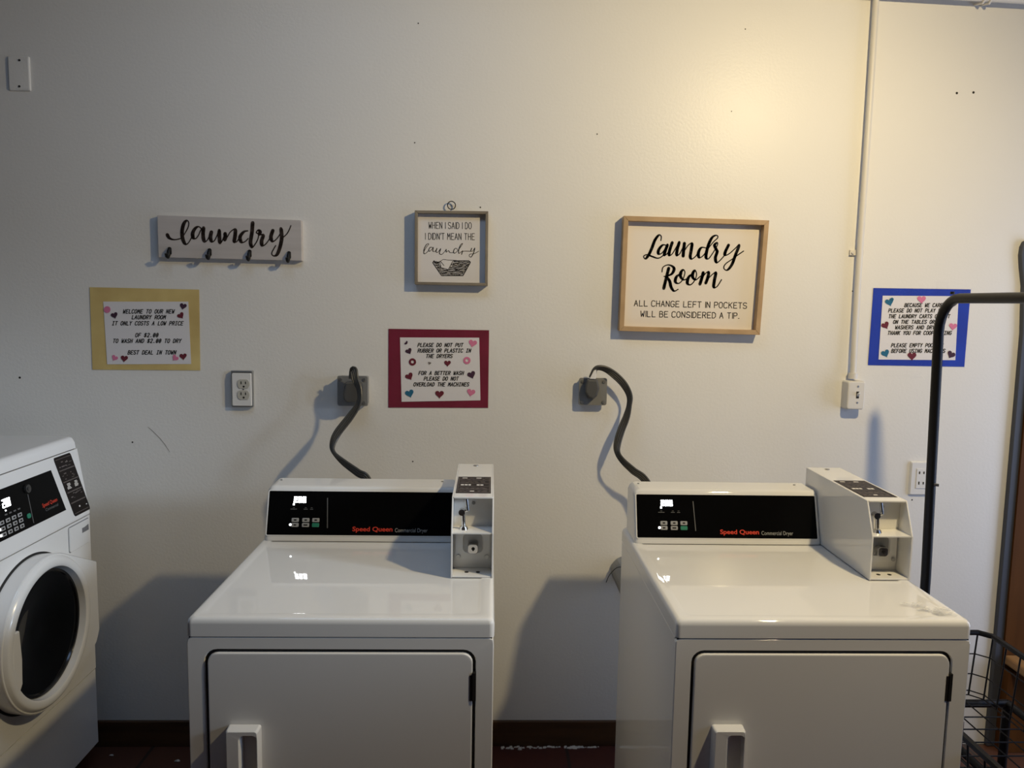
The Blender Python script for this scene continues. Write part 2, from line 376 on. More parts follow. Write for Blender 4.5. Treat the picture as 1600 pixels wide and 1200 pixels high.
t = thing('light_switch', 'white surface-mounted switch box at the bottom end of the conduit', 'switch', at(1332, 617, 0))
a = at(1316, 595, 0); b2 = at(1336, 637, 0)
x0, x1, z0, z1 = a.x, a.x + .0655, b2.z - .002, a.z + .004
fr = [(-.001, 0), (-.03, .0), (-.042, .004)]
mb = MB(); lo = []
for y, ins in ((0, 0), (-.036, 0.0005), (-.043, .003), (-.045, .007)):
    lo.append([(x, y, z) for x, z in rrect((x0+x1)/2, (z0+z1)/2, (x1-x0) - 2*ins, (z1-z0) - 2*ins, .008)])
finish(mb.loft(lo), 'box', PAINTED, t, smooth=True)
cx_, cz_ = (x0+x1)/2 + .004, (z0+z1)/2 + .002
finish(MB().box((cx_-.005, -.0458, cz_-.012), (cx_+.005, -.0445, cz_+.012)), 'toggle_slot', HOLE, t)
finish(MB().hexa([(cx_-.0035,-.045,cz_-.006),(cx_+.0035,-.045,cz_-.006),(cx_+.0035,-.045,cz_+.004),(cx_-.0035,-.045,cz_+.004)],
                 [(cx_-.003,-.058,cz_+.004),(cx_+.003,-.058,cz_+.004),(cx_+.003,-.058,cz_+.011),(cx_-.003,-.058,cz_+.011)]), 'toggle', WHITEPL, t, bevel=.001)
for dz in (-.027, .03): finish(MB().cyl((cx_, -.0445, cz_+dz), (cx_, -.0465, cz_+dz), .0032, 10), 'screw', STEEL, t)

# ================================================================== wall plates
def plate(parent, x0, x1, z0, z1, d, material, name='cover_plate', r=.004):
    mb = MB(); lo = []
    for y, ins in ((0, 0), (-d*.5, 0), (-d, .004)):
        lo.append([(x, y, z) for x, z in rrect((x0+x1)/2, (z0+z1)/2, (x1-x0)-2*ins, (z1-z0)-2*ins, r)])
    return finish(mb.loft(lo), name, material, parent, smooth=True)
a = at(13, 88); b2 = at(49, 142.5)
t = thing('blank_wall_plate', 'wall-coloured blank cover plate high up near the left corner', 'wall plate', ((a.x+b2.x)/2, 0, b2.z))
plate(t, a.x, b2.x, b2.z, a.z, .008, WALL)
for py in (94, 135):
    c = at(30.5, py, -.008); finish(MB().cyl(c, c + Vector((0,-.0018,0)), .0035, 10), 'screw', HOLE, t)

def receptacle(t, c, s, y, face, holes):
    mb = MB(); pts = []
    for i in range(24):
        an = 2*math.pi*i/24; x = math.cos(an)*.0175*s; z = math.sin(an)*.0175*s
        pts.append((x, max(-.0135*s, min(.0135*s, z))))
    finish(mb.loft([[c + Vector((x, 0, z)) for x, z in pts], [c + Vector((x, -.002, z)) for x, z in pts]]), 'receptacle', face, t)
    rc = [o for o in t.children][-1]
    for dx, w, h, dz in ((-.0065, .0028, .0085, .0035), (.0065, .0028, .0075, .0035)):
        q = c + Vector((dx*s, -.002, dz*s)); finish(MB().box(q + Vector((-w*s/2, 0, -h*s/2)), q + Vector((w*s/2, -.0005, h*s/2))), 'slot', holes, rc)
    q = c + Vector((.001, -.002, -.0075*s)); finish(MB().cyl(q, q + Vector((0,-.0005,0)), .003*s, 10), 'slot', holes, rc)
a = at(364, 581); b2 = at(397.5, 634.5)
t = thing('duplex_outlet', 'steel-edged duplex outlet with almond sockets left of the dryer outlets', 'outlet', ((a.x+b2.x)/2, 0, b2.z))
finish(MB().box((a.x-.002, 0, b2.z-.001), (b2.x+.001, -.018, a.z+.006)), 'steel_box', STEEL, t, bevel=.003)
plate(t, a.x, b2.x, b2.z, a.z, .023, WHITEPL, r=.003)
for k in (600, 617):
    receptacle(t, at(380.5, k, -.0232), 1.18, 0, ALMOND, HOLE)
c = at(380.5, 608.3, -.0232); finish(MB().cyl(c, c + Vector((0,-.001,0)), .0025, 10), 'screw', STEEL, t)
a = at(1422, 720.5); b2 = at(1441, 773)
t = thing('duplex_outlet', 'white duplex outlet half hidden behind the black garment rack post', 'outlet', (a.x+.04, 0, b2.z))
plate(t, a.x, a.x + .082, b2.z, a.z, .010, WHITEPL, r=.004)
q = Vector((a.x+.041, -.0102, (a.z+b2.z)/2))
finish(MB().box(q + Vector((-.020, 0, -.036)), q + Vector((.020, -.002, .036))), 'receptacle', WHITEPL, t, bevel=.002)
rc = t.children[-1]
for dx, dz, h in ((-.010, .022, .009), (.006, .022, .009), (-.010, -.016, .011), (.006, -.016, .009)):
    finish(MB().box(q + Vector((dx-.0022, -.002, dz-h/2)), q + Vector((dx+.0022, -.0026, dz+h/2))), 'slot', HOLE, rc)

# ================================================================== dryer outlets, plugs, cords
def ears(t, x0, x1, z0, z1, y, material):
    for x in (x0+.012, x1-.012):
        for z in (z0+.012, z1-.012):
            finish(MB().cyl((x, y, z), (x, y-.0035, z), .0055, 10), 'screw', material, t)
a = at(531, 585); b2 = at(578, 632)
t = thing('dryer_outlet', 'square metal power outlet box behind the dryer nearer the washer', 'outlet', ((a.x+b2.x)/2, 0, b2.z))
mb = MB(); lo = []
for y, ins in ((0, .003), (-.042, .003), (-.0425, 0), (-.047, .0005)):
    lo.append([(x, y, z) for x, z in rrect((a.x+b2.x)/2, (a.z+b2.z)/2, b2.x-a.x-2*ins, a.z-b2.z-2*ins, .006)])
finish(mb.loft(lo), 'box', ZINC, t)
ears(t, a.x, b2.x, b2.z, a.z, -.047, STEEL)
a3, b3 = a.copy(), b2.copy()
a = at(903.5, 589); b2 = at(946, 632)
t2 = thing('dryer_outlet', 'square grey power outlet box behind the dryer beside the garment rack', 'outlet', ((a.x+b2.x)/2, 0, b2.z))
mb = MB(); lo = []
for y, ins in ((0, .004), (-.024, .004), (-.0245, 0), (-.030, .001)):
    lo.append([(x, y, z) for x, z in rrect((a.x+b2.x)/2, (a.z+b2.z)/2, b2.x-a.x-2*ins, a.z-b2.z-2*ins, .008)])
finish(mb.loft(lo), 'box', GREYPL, t2)
ears(t2, a.x, b2.x, b2.z, a.z, -.030, STEEL)
def flat_cord(parent, P, ang, pitch=.0066, r=.0038):
    pts = [Vector(p) for p in catmull([tuple(p) for p in P], 7)]
    A = [q[0] for q in catmull([(x,) for x in ang], 7)]
    mb = MB()
    for k in range(4):
        line = []
        for i, p in enumerate(pts):
            tg = (pts[min(i+1, len(pts)-1)] - pts[max(i-1, 0)]).normalized()
            n = tg.cross(Vector((0,1,0)));  n = n.normalized() if n.length > .05 else Vector((1,0,0))
            bb = tg.cross(n).normalized()
            d = n*math.cos(A[i]) + bb*math.sin(A[i])
            line.append(p + d*((k-1.5)*pitch))
        mb.tube(line, r, 8)
    return finish(mb, 'cord', CORD, parent, smooth=True)
# left
t = thing('power_cord', 'grey flat power cord drooping to the dryer nearer the washer', 'cord', at(553, 610, -.06))
c = at(553, 611, -.047)
mb = MB(); lo = []
for y, s in ((-.0475, 1.0), (-.075, .98), (-.083, .85)):
    lo.append([(c.x + u*s, y, c.z + v*s) for u, v in rrect(0, 0, .062, .07, .016)])
finish(mb.loft(lo), 'plug', DARKPLUG, t, smooth=True)
pts = [at(551,592,-.085), at(552,581,-.095), at(553,579,-.112), at(555.5,594,-.125), at(561.5,609,-.135), at(561,629,-.145), at(547,651,-.155), at(527,677,-.17), at(519.5,696,-.185), at(523,709,-.20), at(537,722.5,-.225), at(559,738.5,-.262), at(574,750,-.285)]
pts.append(pts[-1] + Vector((.02, .03, -.10)))
flat_cord(t, pts, [0, 0, .2, .35, .75, .9, .35, .2, .75, .95, .5, .15, .1, .1])
# right
t = thing('power_cord', 'dark flat power cord looping right from its plug to the right-hand dryer', 'cord', at(925, 605, -.06))
mb = MB(); lo = []
for y, s in ((-.0305, 1.05), (-.056, 1.0), (-.063, .9)):
    cc = at(925.5, 608, y)
    lo.append([(cc.x + u*s, y, cc.z + v*s) for u, v in [(-.018,.034),(.016,.034),(.024,.004),(.017,-.022),(.004,-.034),(-.012,-.030),(-.023,-.012),(-.024,.010)]])
finish(mb.loft(lo), 'plug', DARKPLUG, t, bevel=.003)
cc = at(926.5, 584, -.055)
finish(MB().hexa([cc + Vector((-.012, .02, -.018)), cc + Vector((.010, .02, -.018)), cc + Vector((.011, .02, .014)), cc + Vector((-.002, .02, .014))],
                 [cc + Vector((-.012, -.006, -.018)), cc + Vector((.010, -.006, -.018)), cc + Vector((.011, -.006, .014)), cc + Vector((-.002, -.006, .014))]), 'cord_clamp', WHITEPL, t, bevel=.002)
pts = [at(925,590,-.052), at(930,577,-.055), at(937,574.5,-.055), at(948,577.5,-.054), at(961.5,587,-.052), at(975,601,-.050), at(983.5,618,-.048), at(983,634,-.048), at(978.5,652,-.052), at(971,671,-.060), at(965,691,-.072), at(964.5,706,-.085), at(972,719,-.092), at(989,735,-.094), at(1010,753,-.094)]
pts.append(pts[-1] + Vector((.06, -.02, -.12)))
flat_cord(t, pts, [.5, .9, .9, .7, .4, .5, .9, 1.15, .7, .3, .45, .95, .8, .4, .2, .2])

# ================================================================== taped paper signs
def quad_sheet(parent, name, corners, y, material, th=.0008):
    mb = MB().hexa([at(x, yy, y + th) for x, yy in corners], [at(x, yy, y) for x, yy in corners])
    return finish(mb, name, material, parent)
def paper_sign(label, backing, paper, mat_back, lines, stickers, Z, tapes, grow, wt=1.32, shear=.25):
    c = Z(*backing[3]); d = Z(*backing[2])
    t = thing('paper_sign', label, 'sign', at((c[0]+d[0])/2, (c[1]+d[1])/2, 0))
    quad_sheet(t, 'backing_sheet', [Z(*p) for p in backing], -.002, mat_back)
    quad_sheet(t, 'white_sheet', [Z(*p) for p in paper], -.0032, PAPER)
    mb = MB()
    s = Z(1, 0)[0] - Z(0, 0)[0]
    for txt, x0, x1, b0, h in lines:
        stroke_text(mb, txt, Z(x0, 0)[0], Z(x1, 0)[0], Z(0, b0)[1], Z(0, b0)[1], h*s, wt, lambda x, y: at(x, y, -.0036), shear)
    finish(mb, 'lettering', INKD, t)
    for sx, sy, size, m_, rot, kind in stickers:
        q = Z(sx, sy); sticker(t, q[0], q[1], size*s, m_, -.0046, rot, kind)
    g = grow
    cc = [Z(*p) for p in backing]
    out = [(cc[0][0]-g[0], cc[0][1]-g[1]), (cc[1][0]+g[2], cc[1][1]-g[1]), (cc[2][0]+g[2], cc[2][1]+g[3]), (cc[3][0]-g[0], cc[3][1]+g[3])]
    quad_sheet(t, 'clear_sleeve', out, -.0054, FILM, .0003)
    for q in tapes: quad_sheet(t, 'tape_strip', q, -.0058, TAPE if False else FILM, .0002)
    return t
Z = zoomer(120, 320, .25)
paper_sign('gold-backed paper sign with hearts, WELCOME TO OUR NEW LAUNDRY ROOM', [(80,515),(765,530),(772,1035),(98,1030)], [(165,605),(697,605),(715,995),(190,997)], GOLD,
  [("WELCOME TO OUR NEW",288,607,678,23), ("LAUNDRY ROOM",343,553,714,23), ("IT ONLY COSTS A LOW PRICE",220,662,752,23), ("OF $2.00",365,507,826,23), ("TO WASH AND $2.00 TO DRY",225,650,862,23), ("BEST DEAL IN TOWN",318,618,934,23)],
  [(190,655,42,PINK,0,'dot'), (235,690,46,PLUM,-.3,'heart'), (665,633,46,PLUM,.2,'heart'), (650,692,46,MAROON,-.6,'heart'), (237,957,42,PINK,.5,'heart'), (297,960,48,MAROON,.1,'heart'), (615,957,44,PINK,.7,'heart'), (665,947,48,MAROON,-.1,'heart')],
  Z, [[(175,438),(290,438),(290,452),(175,450)], [(190,578),(285,578),(285,588),(190,588)]], (1.5,1.5,2,1.5))
Z = zoomer(580, 480, .15)
paper_sign('crimson-backed paper sign asking not to put rubber or plastic in dryers', [(180,225),(1228,240),(1218,1048),(178,1045)], [(300,315),(1125,318),(1138,970),(317,985)], RED,
  [("PLEASE DO NOT PUT",483,952,412,36), ("RUBBER OR PLASTIC IN",483,1035,470,36), ("THE DRYERS",570,842,527,36), ("FOR A BETTER WASH",493,960,704,36), ("PLEASE DO NOT",548,905,762,36), ("OVERLOAD THE MACHINES",440,1015,822,36)],
  [(365,370,42,PLUM,0,'leaf'), (392,457,72,PLUM,-.5,'heart'), (430,570,76,MAROON,0,'ring'), (608,583,34,CARDL,.3,'heart'), (795,583,74,MAROON,0,'heart'), (997,555,76,PINK,0,'ring'), (397,720,88,MAROON,-.5,'heart'), (1045,703,90,PLUM,-.35,'heart'), (400,897,96,TEAL,-.3,'heart'), (712,905,96,MAROON,0,'heart'), (1040,887,92,PINK,.2,'heart'), (1058,375,92,PINK,.2,'heart')],
  Z, [[(634,645),(715,645),(715,655),(634,655)], [(596,545),(604,545),(604,640),(596,640)], [(766,540),(777,540),(775,640),(766,640)]], (7,2.5,2,2))
Z = zoomer(1340, 420, .15)
paper_sign('blue-backed paper sign behind the garment rack post, BECAUSE WE CARE', [(165,200),(1180,215),(1112,1020),(108,1003)], [(262,280),(1053,285),(1018,952),(218,945)], BLUE,
  [("BECAUSE WE CARE",487,880,397,36), ("PLEASE DO NOT PLAY WITH",320,942,453,36), ("THE LAUNDRY CARTS OR SIT",322,958,513,36), ("ON THE TABLES OR THE",370,905,571,36), ("WASHERS AND DRYERS",390,880,628,36), ("THANK YOU FOR COOPERATING",312,974,686,36), ("PLEASE EMPTY POCKETS",350,888,815,36), ("BEFORE USING MACHINES",350,908,873,36)],
  [(332,345,94,TEAL,-.3,'heart'), (360,318,34,TEAL,0,'dot'), (667,318,96,PINK,0,'heart'), (995,365,84,PLUM,.2,'heart'), (290,588,88,MAROON,-.5,'heart'), (995,600,88,PINK,.1,'heart'), (290,880,92,TEAL,-.4,'heart'), (567,908,98,MAROON,0,'heart'), (975,893,90,PLUM,.5,'heart')],
  Z, [[(1380,578),(1440,580),(1440,590),(1380,588)], [(1462,440),(1482,441),(1482,452),(1462,451)]], (1,2,2,1))

# ================================================================== hook board
Z = zoomer(240, 330, .15)
cor = [(245.5,336),(470.5,344),(471.5,407.5),(247.5,402)]
t = thing('hook_board', 'whitewashed laundry board with four black hooks above the gold sign', 'wall hooks', at(358, 404, 0))
finish(MB().hexa([at(x, y, 0) + (at(x,y,-.022) - at(x,y,0))*Vector((1,0,1)) for x, y in cor], [at(x, y, -.022) for x, y in cor]), 'board', BOARDW, t, bevel=.0012)
W1 = [[(142,245),(165,280),(210,296),(260,290),(295,275),(335,215),(362,160),(365,115),(345,97),(315,130),(298,200),(300,270),(318,325),(342,345),(370,320),(398,268)],
 [(500,185),(470,160),(435,178),(408,225),(412,275),(438,285),(468,250),(490,200),(520,170),(515,230),(520,290),(535,318),(560,300),(592,240)],
 [(602,218),(592,270),(605,315),(632,308),(660,255),(682,195),(685,260),(692,330),(714,310),(742,240)],
 [(745,235),(748,270),(742,302),(770,265),(800,215),(848,188),(850,250),(840,315),(864,318),(885,290)],
 [(980,205),(940,215),(900,268),(915,322),(950,318),(985,285)],
 [(1032,122),(1025,220),(1010,320),(1026,376),(1060,340),(1088,285),(1092,240),(1070,222),(1090,196),(1110,215),(1104,242),(1142,250),(1125,310),(1132,358),(1165,345),(1200,300),(1228,245)],
 [(1242,202),(1222,268),(1240,315),(1280,290),(1318,235),(1326,180),(1335,280),(1315,380),(1285,452),(1250,465),(1230,440),(1250,395),(1272,358)],
 [(1335,285),(1385,240),(1412,195),(1430,150)]]
mb = MB(); script_word(mb, [[Z(*p) for p in s] for s in W1], lambda x, y: at(x, y, -.0226), 1.8, 6.0); finish(mb, 'lettering', INKS, t)
for hx, hy in ((265.5, 395), (328, 397), (390.5, 399), (452, 401.5)):
    c = at(hx, hy, -.022)
    mb = MB().loft([[c + Vector((u, y, v)) for u, v in rrect(0, .006, .012, .026, .0055)] for y in (0, -.004)])
    mb.tube([c + Vector((0,-.003,.012)), c + Vector((0,-.010,.004)), c + Vector((0,-.012,-.009)), c + Vector((0,-.018,-.016)), c + Vector((0,-.026,-.013)), c + Vector((0,-.029,-.004))], [.006,.0062,.006,.0055,.0055,.0062], 10)
    finish(mb, 'hook', BLACKM, t, smooth=True)

# ================================================================== framed signs
def frame_sign(t, cor, w, y_back, y_front, y_panel, mframe, mpanel):
    C = [at(x, y, y_front) for x, y in cor]
    ctr = sum(C, Vector())/4
    def inset(d):
        out = []
        for i in range(4):
            p, a_, b_ = C[i], C[i-1], C[(i+1) % 4]
            out.append(p + (a_-p).normalized()*d + (b_-p).normalized()*d)
        return out
    I = inset(w)
    for i in range(4):
        j = (i+1) % 4
        back = [Vector((p.x, y_back, p.z)) for p in (C[i], C[j], I[j], I[i])]
        finish(MB().hexa(back, [C[i], C[j], I[j], I[i]]), 'frame_bar', mframe, t, bevel=.0012)
    I2 = inset(w*.9)
    finish(MB().hexa([Vector((p.x, y_panel+.004, p.z)) for p in I2], [Vector((p.x, y_panel, p.z)) for p in I2]), 'panel', mpanel, t)
Z = zoomer(940, 320, 280/1527)
t = thing('framed_sign', 'large tan-framed Laundry Room sign about change left in pockets', 'framed sign', at(1080, 522, 0))
frame_sign(t, [Z(190,93), Z(1430,132), Z(1350,1110), Z(150,1075)], .0165, -.004, -.042, -.014, FRAMET, CANVAS)
W2 = [[(505,305),(508,268),(488,258),(455,300),(430,365),(405,420),(375,460),(358,440),(385,425),(430,440),(480,455),(520,435),(548,392)],
 [(552,345),(520,343),(487,383),(485,418),(512,413),(545,370),(562,340),(542,395),(535,430),(560,415),(588,368)],
 [(602,322),(580,388),(576,430),(602,418),(640,355),(662,318),(645,380),(640,430),(665,418),(690,370)],
 [(706,328),(700,380),(695,437)], [(700,402),(738,345),(770,328),(765,380),(755,440),(768,462),(800,440),(822,408)],
 [(892,368),(850,365),(825,408),(832,450),(866,433),(900,383),(950,320),(990,280),(980,260),(945,275),(915,330),(895,400),(890,450),(910,460),(935,430),(965,383),(988,340),(985,322),(962,345),(980,385),(985,402),(970,450),(978,492),(1005,478),(1042,438)],
 [(1082,343),(1055,400),(1052,430),(1086,418),(1130,380),(1172,343),(1140,430),(1110,510),(1070,557),(1042,540),(1055,505),(1110,465),(1165,425),(1210,394)],
 [(515,572),(525,530),(572,512),(617,538),(602,585),(555,608),(532,610)], [(572,540),(552,620),(530,712)], [(552,610),(580,650),(592,700),(618,735),(652,720)],
 [(682,588),(640,610),(628,655),(656,670),(690,640),(710,580),(697,553),(676,575),(673,612),(702,640),(748,615)],
 [(782,588),(745,612),(730,665),(756,682),(790,650),(810,595),(797,558),(779,580),(776,615),(802,640),(842,608)],
 [(866,578),(855,622),(838,676)], [(852,632),(885,585),(912,573),(905,620),(888,667)], [(902,635),(948,590),(974,578),(962,640),(956,702),(985,695),(1022,638)]]
mb = MB(); script_word(mb, [[Z(*p) for p in s] for s in W2], lambda x, y: at(x, y, -.0146), 1.7, 5.0)
finish(mb, 'lettering', INKD, t)
s_ = 280/1527
mb = MB()
for txt, x0, x1, b0, b1_, h in (("ALL CHANGE LEFT iN POCKETS",278,1238,862,884,48), ("WiLL BE CONSiDERED A TiP.",333,1168,953,970,48)):
    stroke_text(mb, txt, Z(x0,0)[0], Z(x1,0)[0], Z(0,b0)[1], Z(0,b1_)[1], h*s_, 1.15, lambda x, y: at(x, y, -.0146), .04, True)
finish(mb, 'small_lettering', INKD, t)
Z = zoomer(590, 300, .125)
t = thing('framed_sign', 'small grey-framed sign with a drawn laundry basket and wire hanger', 'framed sign', at(704, 446, 0))
frame_sign(t, [(648,328.5),(763,330),(762,446.6),(647.7,444.6)], .0095, -.002, -.038, -.016, FRAMEG, CANVASW)
mb = MB()
for txt, x0, x1, b0, h in (("WHEN i SAiD i DO",640,1175,455,78), ("i DiDN'T MEAN THE",595,1215,592,78)):
    stroke_text(mb, txt, Z(x0,0)[0], Z(x1,0)[0], Z(0,b0)[1], Z(0,b0+6)[1], h*.125, .95, lambda x, y: at(x, y, -.0164), .0, True)
finish(mb, 'small_lettering', INKD, t)
W3 = [[(578,745),(610,690),(640,650),(612,655),(583,710),(578,765),(600,768),(642,728)], [(690,697),(660,690),(640,722),(650,742),(680,715),(697,692),(690,737),(718,742),(742,705)],
 [(742,705),(730,748),(755,752),(788,708),(775,752),(775,772),(800,780),(830,755),(858,718)], [(858,718),(858,752),(886,733),(905,757),(950,757)],
 [(1000,720),(975,703),(950,735),(960,767),(1000,735),(1055,662),(1062,643),(1038,662),(1015,720),(1015,767),(1040,752),(1062,738)], [(1062,735),(1050,780)], [(1062,748),(1085,738),(1168,742)],
 [(1177,703),(1165,738),(1190,737),(1215,700),(1200,760),(1170,812),(1145,800),(1155,777),(1210,770),(1266,738)]]
mb = MB(); script_word(mb, [[Z(*p) for p in s] for s in W3], lambda x, y: at(x, y, -.0164), .8, 1.35)
finish(mb, 'script_lettering', INKD, t)
mb = MB()
F = lambda x, y: at(*Z(x, y), -.0164)
def line(pts, w): ribbon2d(mb, [p for p in pts], [w]*len(pts), F)
line([(690,885),(800,1045),(1068,1045),(1160,880),(1140,860),(950,860)], 11); line([(690,885),(705,860),(725,880)], 11); line([(735,880),(790,870),(830,920)], 7)
line([(770,875),(820,842),(880,850),(985,855)], 6); line([(790,945),(885,970),(940,865)], 8); line([(785,885),(790,945)], 6)
yb = 872
while yb < 1042:
    f = (yb-872)/170.0
    xa, xb = 693+112*f, 1158-92*f
    x = xa + random.random()*10
    while x < xb - 8:
        L = random.uniform(14, 34)
        inside = 785 < x + L/2 and x < 940 - (yb-865)*.52 and yb < 968 - max(0, 860-x)*.15
        if not inside: line([(x, yb + random.uniform(-3,3)), (min(x+L, xb), yb + random.uniform(-3,3))], random.uniform(7,11))
        x += L + random.uniform(3, 9)
    yb += 13
finish(mb, 'basket_drawing', INKD, t)
c = at(705.5, 321, -.012)
lp = [c + Vector((.0135*math.cos(a), -.004*(a/(4*math.pi)), .0135*math.sin(a))) for a in [2*math.pi*2*i/40 - math.pi/2 for i in range(41)]]
finish(MB().tube(lp, .0016, 6), 'wire_hanger', BLACKM, t, smooth=True)

# ================================================================== dryers
def make_dryer(label):
    W, DEP, ZT = .684, .73, .914
    t = thing('clothes_dryer', label, 'dryer', (0, 0, 0), 'coin-operated dryers')
    # cabinet: sides, back and a recessed dark front behind the door gap
    mb = MB()
    for a, b in (((.001,.014,.02),(.012,DEP,.868)), ((W-.012,.014,.02),(W-.001,DEP,.868)), ((.012,DEP-.012,.02),(W-.012,DEP,.868)), ((.012,.014,.02),(W-.012,DEP-.012,.03))): mb.box(a, b)
    finish(mb, 'cabinet', ENAMEL, t, bevel=.003)
    hx0, hx1, hz0, hz1 = .0385, .6435, .235, .8415
    outer = rrect(W/2, (.02+.8695)/2, W, .8495, .012); hole = rrect((hx0+hx1)/2, (hz0+hz1)/2, hx1-hx0, hz1-hz0, .028)
    o2 = rrect(W/2, (.02+.868)/2, W-.004, .8475, .011)
    mb = MB().loft([[(x, .014, z) for x, z in outer], [(x, .002, z) for x, z in outer], [(x, 0, z) for x, z in o2],
                    [(x, 0, z) for x, z in rrect((hx0+hx1)/2, (hz0+hz1)/2, hx1-hx0+.003, hz1-hz0+.003, .0295)], [(x, .0025, z) for x, z in hole], [(x, .014, z) for x, z in hole]], False, False, closed=True)
    finish(mb, 'front_panel', ENAMEL, t, smooth=True)
    mb = MB().box((hx0+.001, .0045, hz0+.001), (hx1-.001, .02, hz1-.001)); finish(mb, 'door_gasket', BLACKR, t)
    g = .0065
    lo = []
    for y, ins in ((.0135, 0), (.001, 0), (-.0035, .0012), (-.0045, .004)):
        lo.append([(x, y, z) for x, z in rrect((hx0+hx1)/2, (hz0+hz1)/2, hx1-hx0-2*g-2*ins, hz1-hz0-2*g-2*ins, .023)])
    dr = finish(MB().loft(lo), 'door', ENAMEL, t, smooth=True)
    hx, hz, hw, hh = .126, .585, .074, .165
    lo = [[(x, -.0042, z) for x, z in rrect(hx, hz, hw, hh, .006)], [(x, -.026, z) for x, z in rrect(hx, hz, hw-.002, hh-.002, .006)], [(x, -.030, z) for x, z in rrect(hx, hz, hw-.008, hh-.008, .005)],
          [(x, -.030, z) for x, z in rrect(hx+.0135, hz, .042, hh-.024, .012)], [(x, -.027, z) for x, z in rrect(hx+.0145, hz, .038, hh-.029, .011)], [(x, -.008, z) for x, z in rrect(hx+.0155, hz, .034, hh-.034, .010)]]
    finish(MB().loft(lo), 'handle', ENAMEL, dr, smooth=True)
    for z in (.7575, .31):
        finish(MB().box((hx1-.0065, -.0075, z-.033), (hx1+.0005, .013, z+.033)).box((hx1-.013, -.0055, z-.033), (hx1-.004, -.0046, z+.027)), 'hinge', BLACKR if False else mat('dark_hinge', (.03,.029,.028), .4, metal=.5), t)
    # lid
    lo = []
    for z, ins, r in ((.872, 0, .012), (.900, 0, .012), (.908, .002, .012), (.9125, .006, .012), (ZT, .012, .012), (ZT, .030, .02), (.9115, .036, .02)):
        lo.append([(x, y, z) for x, y in rrect(W/2, DEP/2, W + .002 - 2*ins, DEP + .002 - 2*ins, r)])
    finish(MB().loft(lo), 'top', ENAMEL, t, smooth=True)
    finish(MB().box((.004, .0028, .866), (W-.004, DEP-.004, .8735)), 'lid_seam', BLACKR, t)
    for x in (.06, W-.06):
        for y in (.06, DEP-.06): finish(MB().cyl((x, y, 0), (x, y, .022), .022, 14), 'foot', BLACKR, t)
    # console
    prof = [(.556,.914),(.5565,.921),(.560,.930),(.600,1.052),(.604,1.062),(.612,1.068),(.690,1.0715),(.700,1.066),(.700,.914)]
    def shrink(k, kt):
        return [(y + (k if y < .61 else 0), min(z, 1.0715-kt) if z > .93 else z) for y, z in prof]
    X0, X1 = .0095, .5705
    lo = [[(X0, y, z) for y, z in shrink(.010, .022)], [(X0+.004, y, z) for y, z in shrink(.003, .012)], [(X0+.012, y, z) for y, z in shrink(0, .002)], [(X0+.022, y, z) for y, z in prof],
          [(X1-.014, y, z) for y, z in prof], [(X1-.006, y, z) for y, z in shrink(0, .004)], [(X1, y, z) for y, z in shrink(.004, .014)]]
    cs = finish(MB().loft(lo), 'console', ENAMEL, t, smooth=True)
    B = Vector((0, .5605, .931)); S = Vector((0, .040, .122)); sl = S.length; S.normalize(); N = Vector((0, -S.z, S.y))
    PW = .5455
    def sp(u, v, o=0): return Vector((.0165 + u, 0, 0)) + B + S*v + N*o
    def spanel(x, y, o=0): return sp((x-160)/1318.0*PW, (1 - (y-345)/318.0)*(sl+.001), o)
    fr = rrect(PW/2, sl/2, PW+.006, sl+.006, .006); inn = rrect(PW/2, sl/2, PW, sl, .003)
    finish(MB().loft([[sp(u, v, -.001) for u, v in fr], [sp(u, v, .0012) for u, v in fr], [sp(u, v, .0012) for u, v in inn], [sp(u, v, 0) for u, v in inn]], False, False), 'panel_bezel', ENAMEL, cs)
    pn = finish(MB().loft([[sp(u, v, -.001) for u, v in inn], [sp(u, v, .0008) for u, v in inn]]), 'control_panel', BLACKP, cs)
    def pbox(mb, x0, y0, x1, y1, h=.0012): return mb.hexa([spanel(x, y, .0006) for x, y in ((x0,y1),(x1,y1),(x1,y0),(x0,y0))], [spanel(x, y, h) for x, y in ((x0,y1),(x1,y1),(x1,y0),(x0,y0))])
    # lit price display 2.00 in fat segments
    SEG = {'2': 'abged', '0': 'abcdef'}
    mb = MB()
    for k, ch in enumerate('200'):
        x0 = 338 + k*31; w_, h_, th = 24, 44, 10; y0 = 388
        segs = {'a': (x0, y0, x0+w_, y0+th), 'g': (x0, y0+h_/2-th/2, x0+w_, y0+h_/2+th/2), 'd': (x0, y0+h_-th, x0+w_, y0+h_), 'b': (x0+w_-th, y0, x0+w_, y0+h_/2), 'c': (x0+w_-th, y0+h_/2, x0+w_, y0+h_), 'f': (x0, y0, x0+th, y0+h_/2), 'e': (x0, y0+h_/2, x0+th, y0+h_)}
        for s in SEG[ch]: pbox(mb, *segs[s])
    pbox(mb, 333, 438, 345, 450)
    finish(mb, 'price_display', LED, cs)
    mb = MB(); ribbon2d(mb, [(323, 590)], [17], lambda x, y: spanel(x, y, .0014)); finish(mb, 'indicator_light', LED, cs)
    mb = MB()
    for x, w_ in ((340, 46), (425, 28), (467, 22)): pbox(mb, x-w_/2, 476, x+w_/2, 480, .0010)
    for x in (340, 425, 467): pbox(mb, x-7, 466, x+7, 469, .0010)
    finish(mb, 'panel_print', FAINT, cs)
    mb = MB().hexa([spanel(*q, .0006) for q in ((584,612),(590,612),(579,395),(573,395))], [spanel(*q, .0011) for q in ((584,612),(590,612),(579,395),(573,395))]); finish(mb, 'divider_line', FAINT, cs)
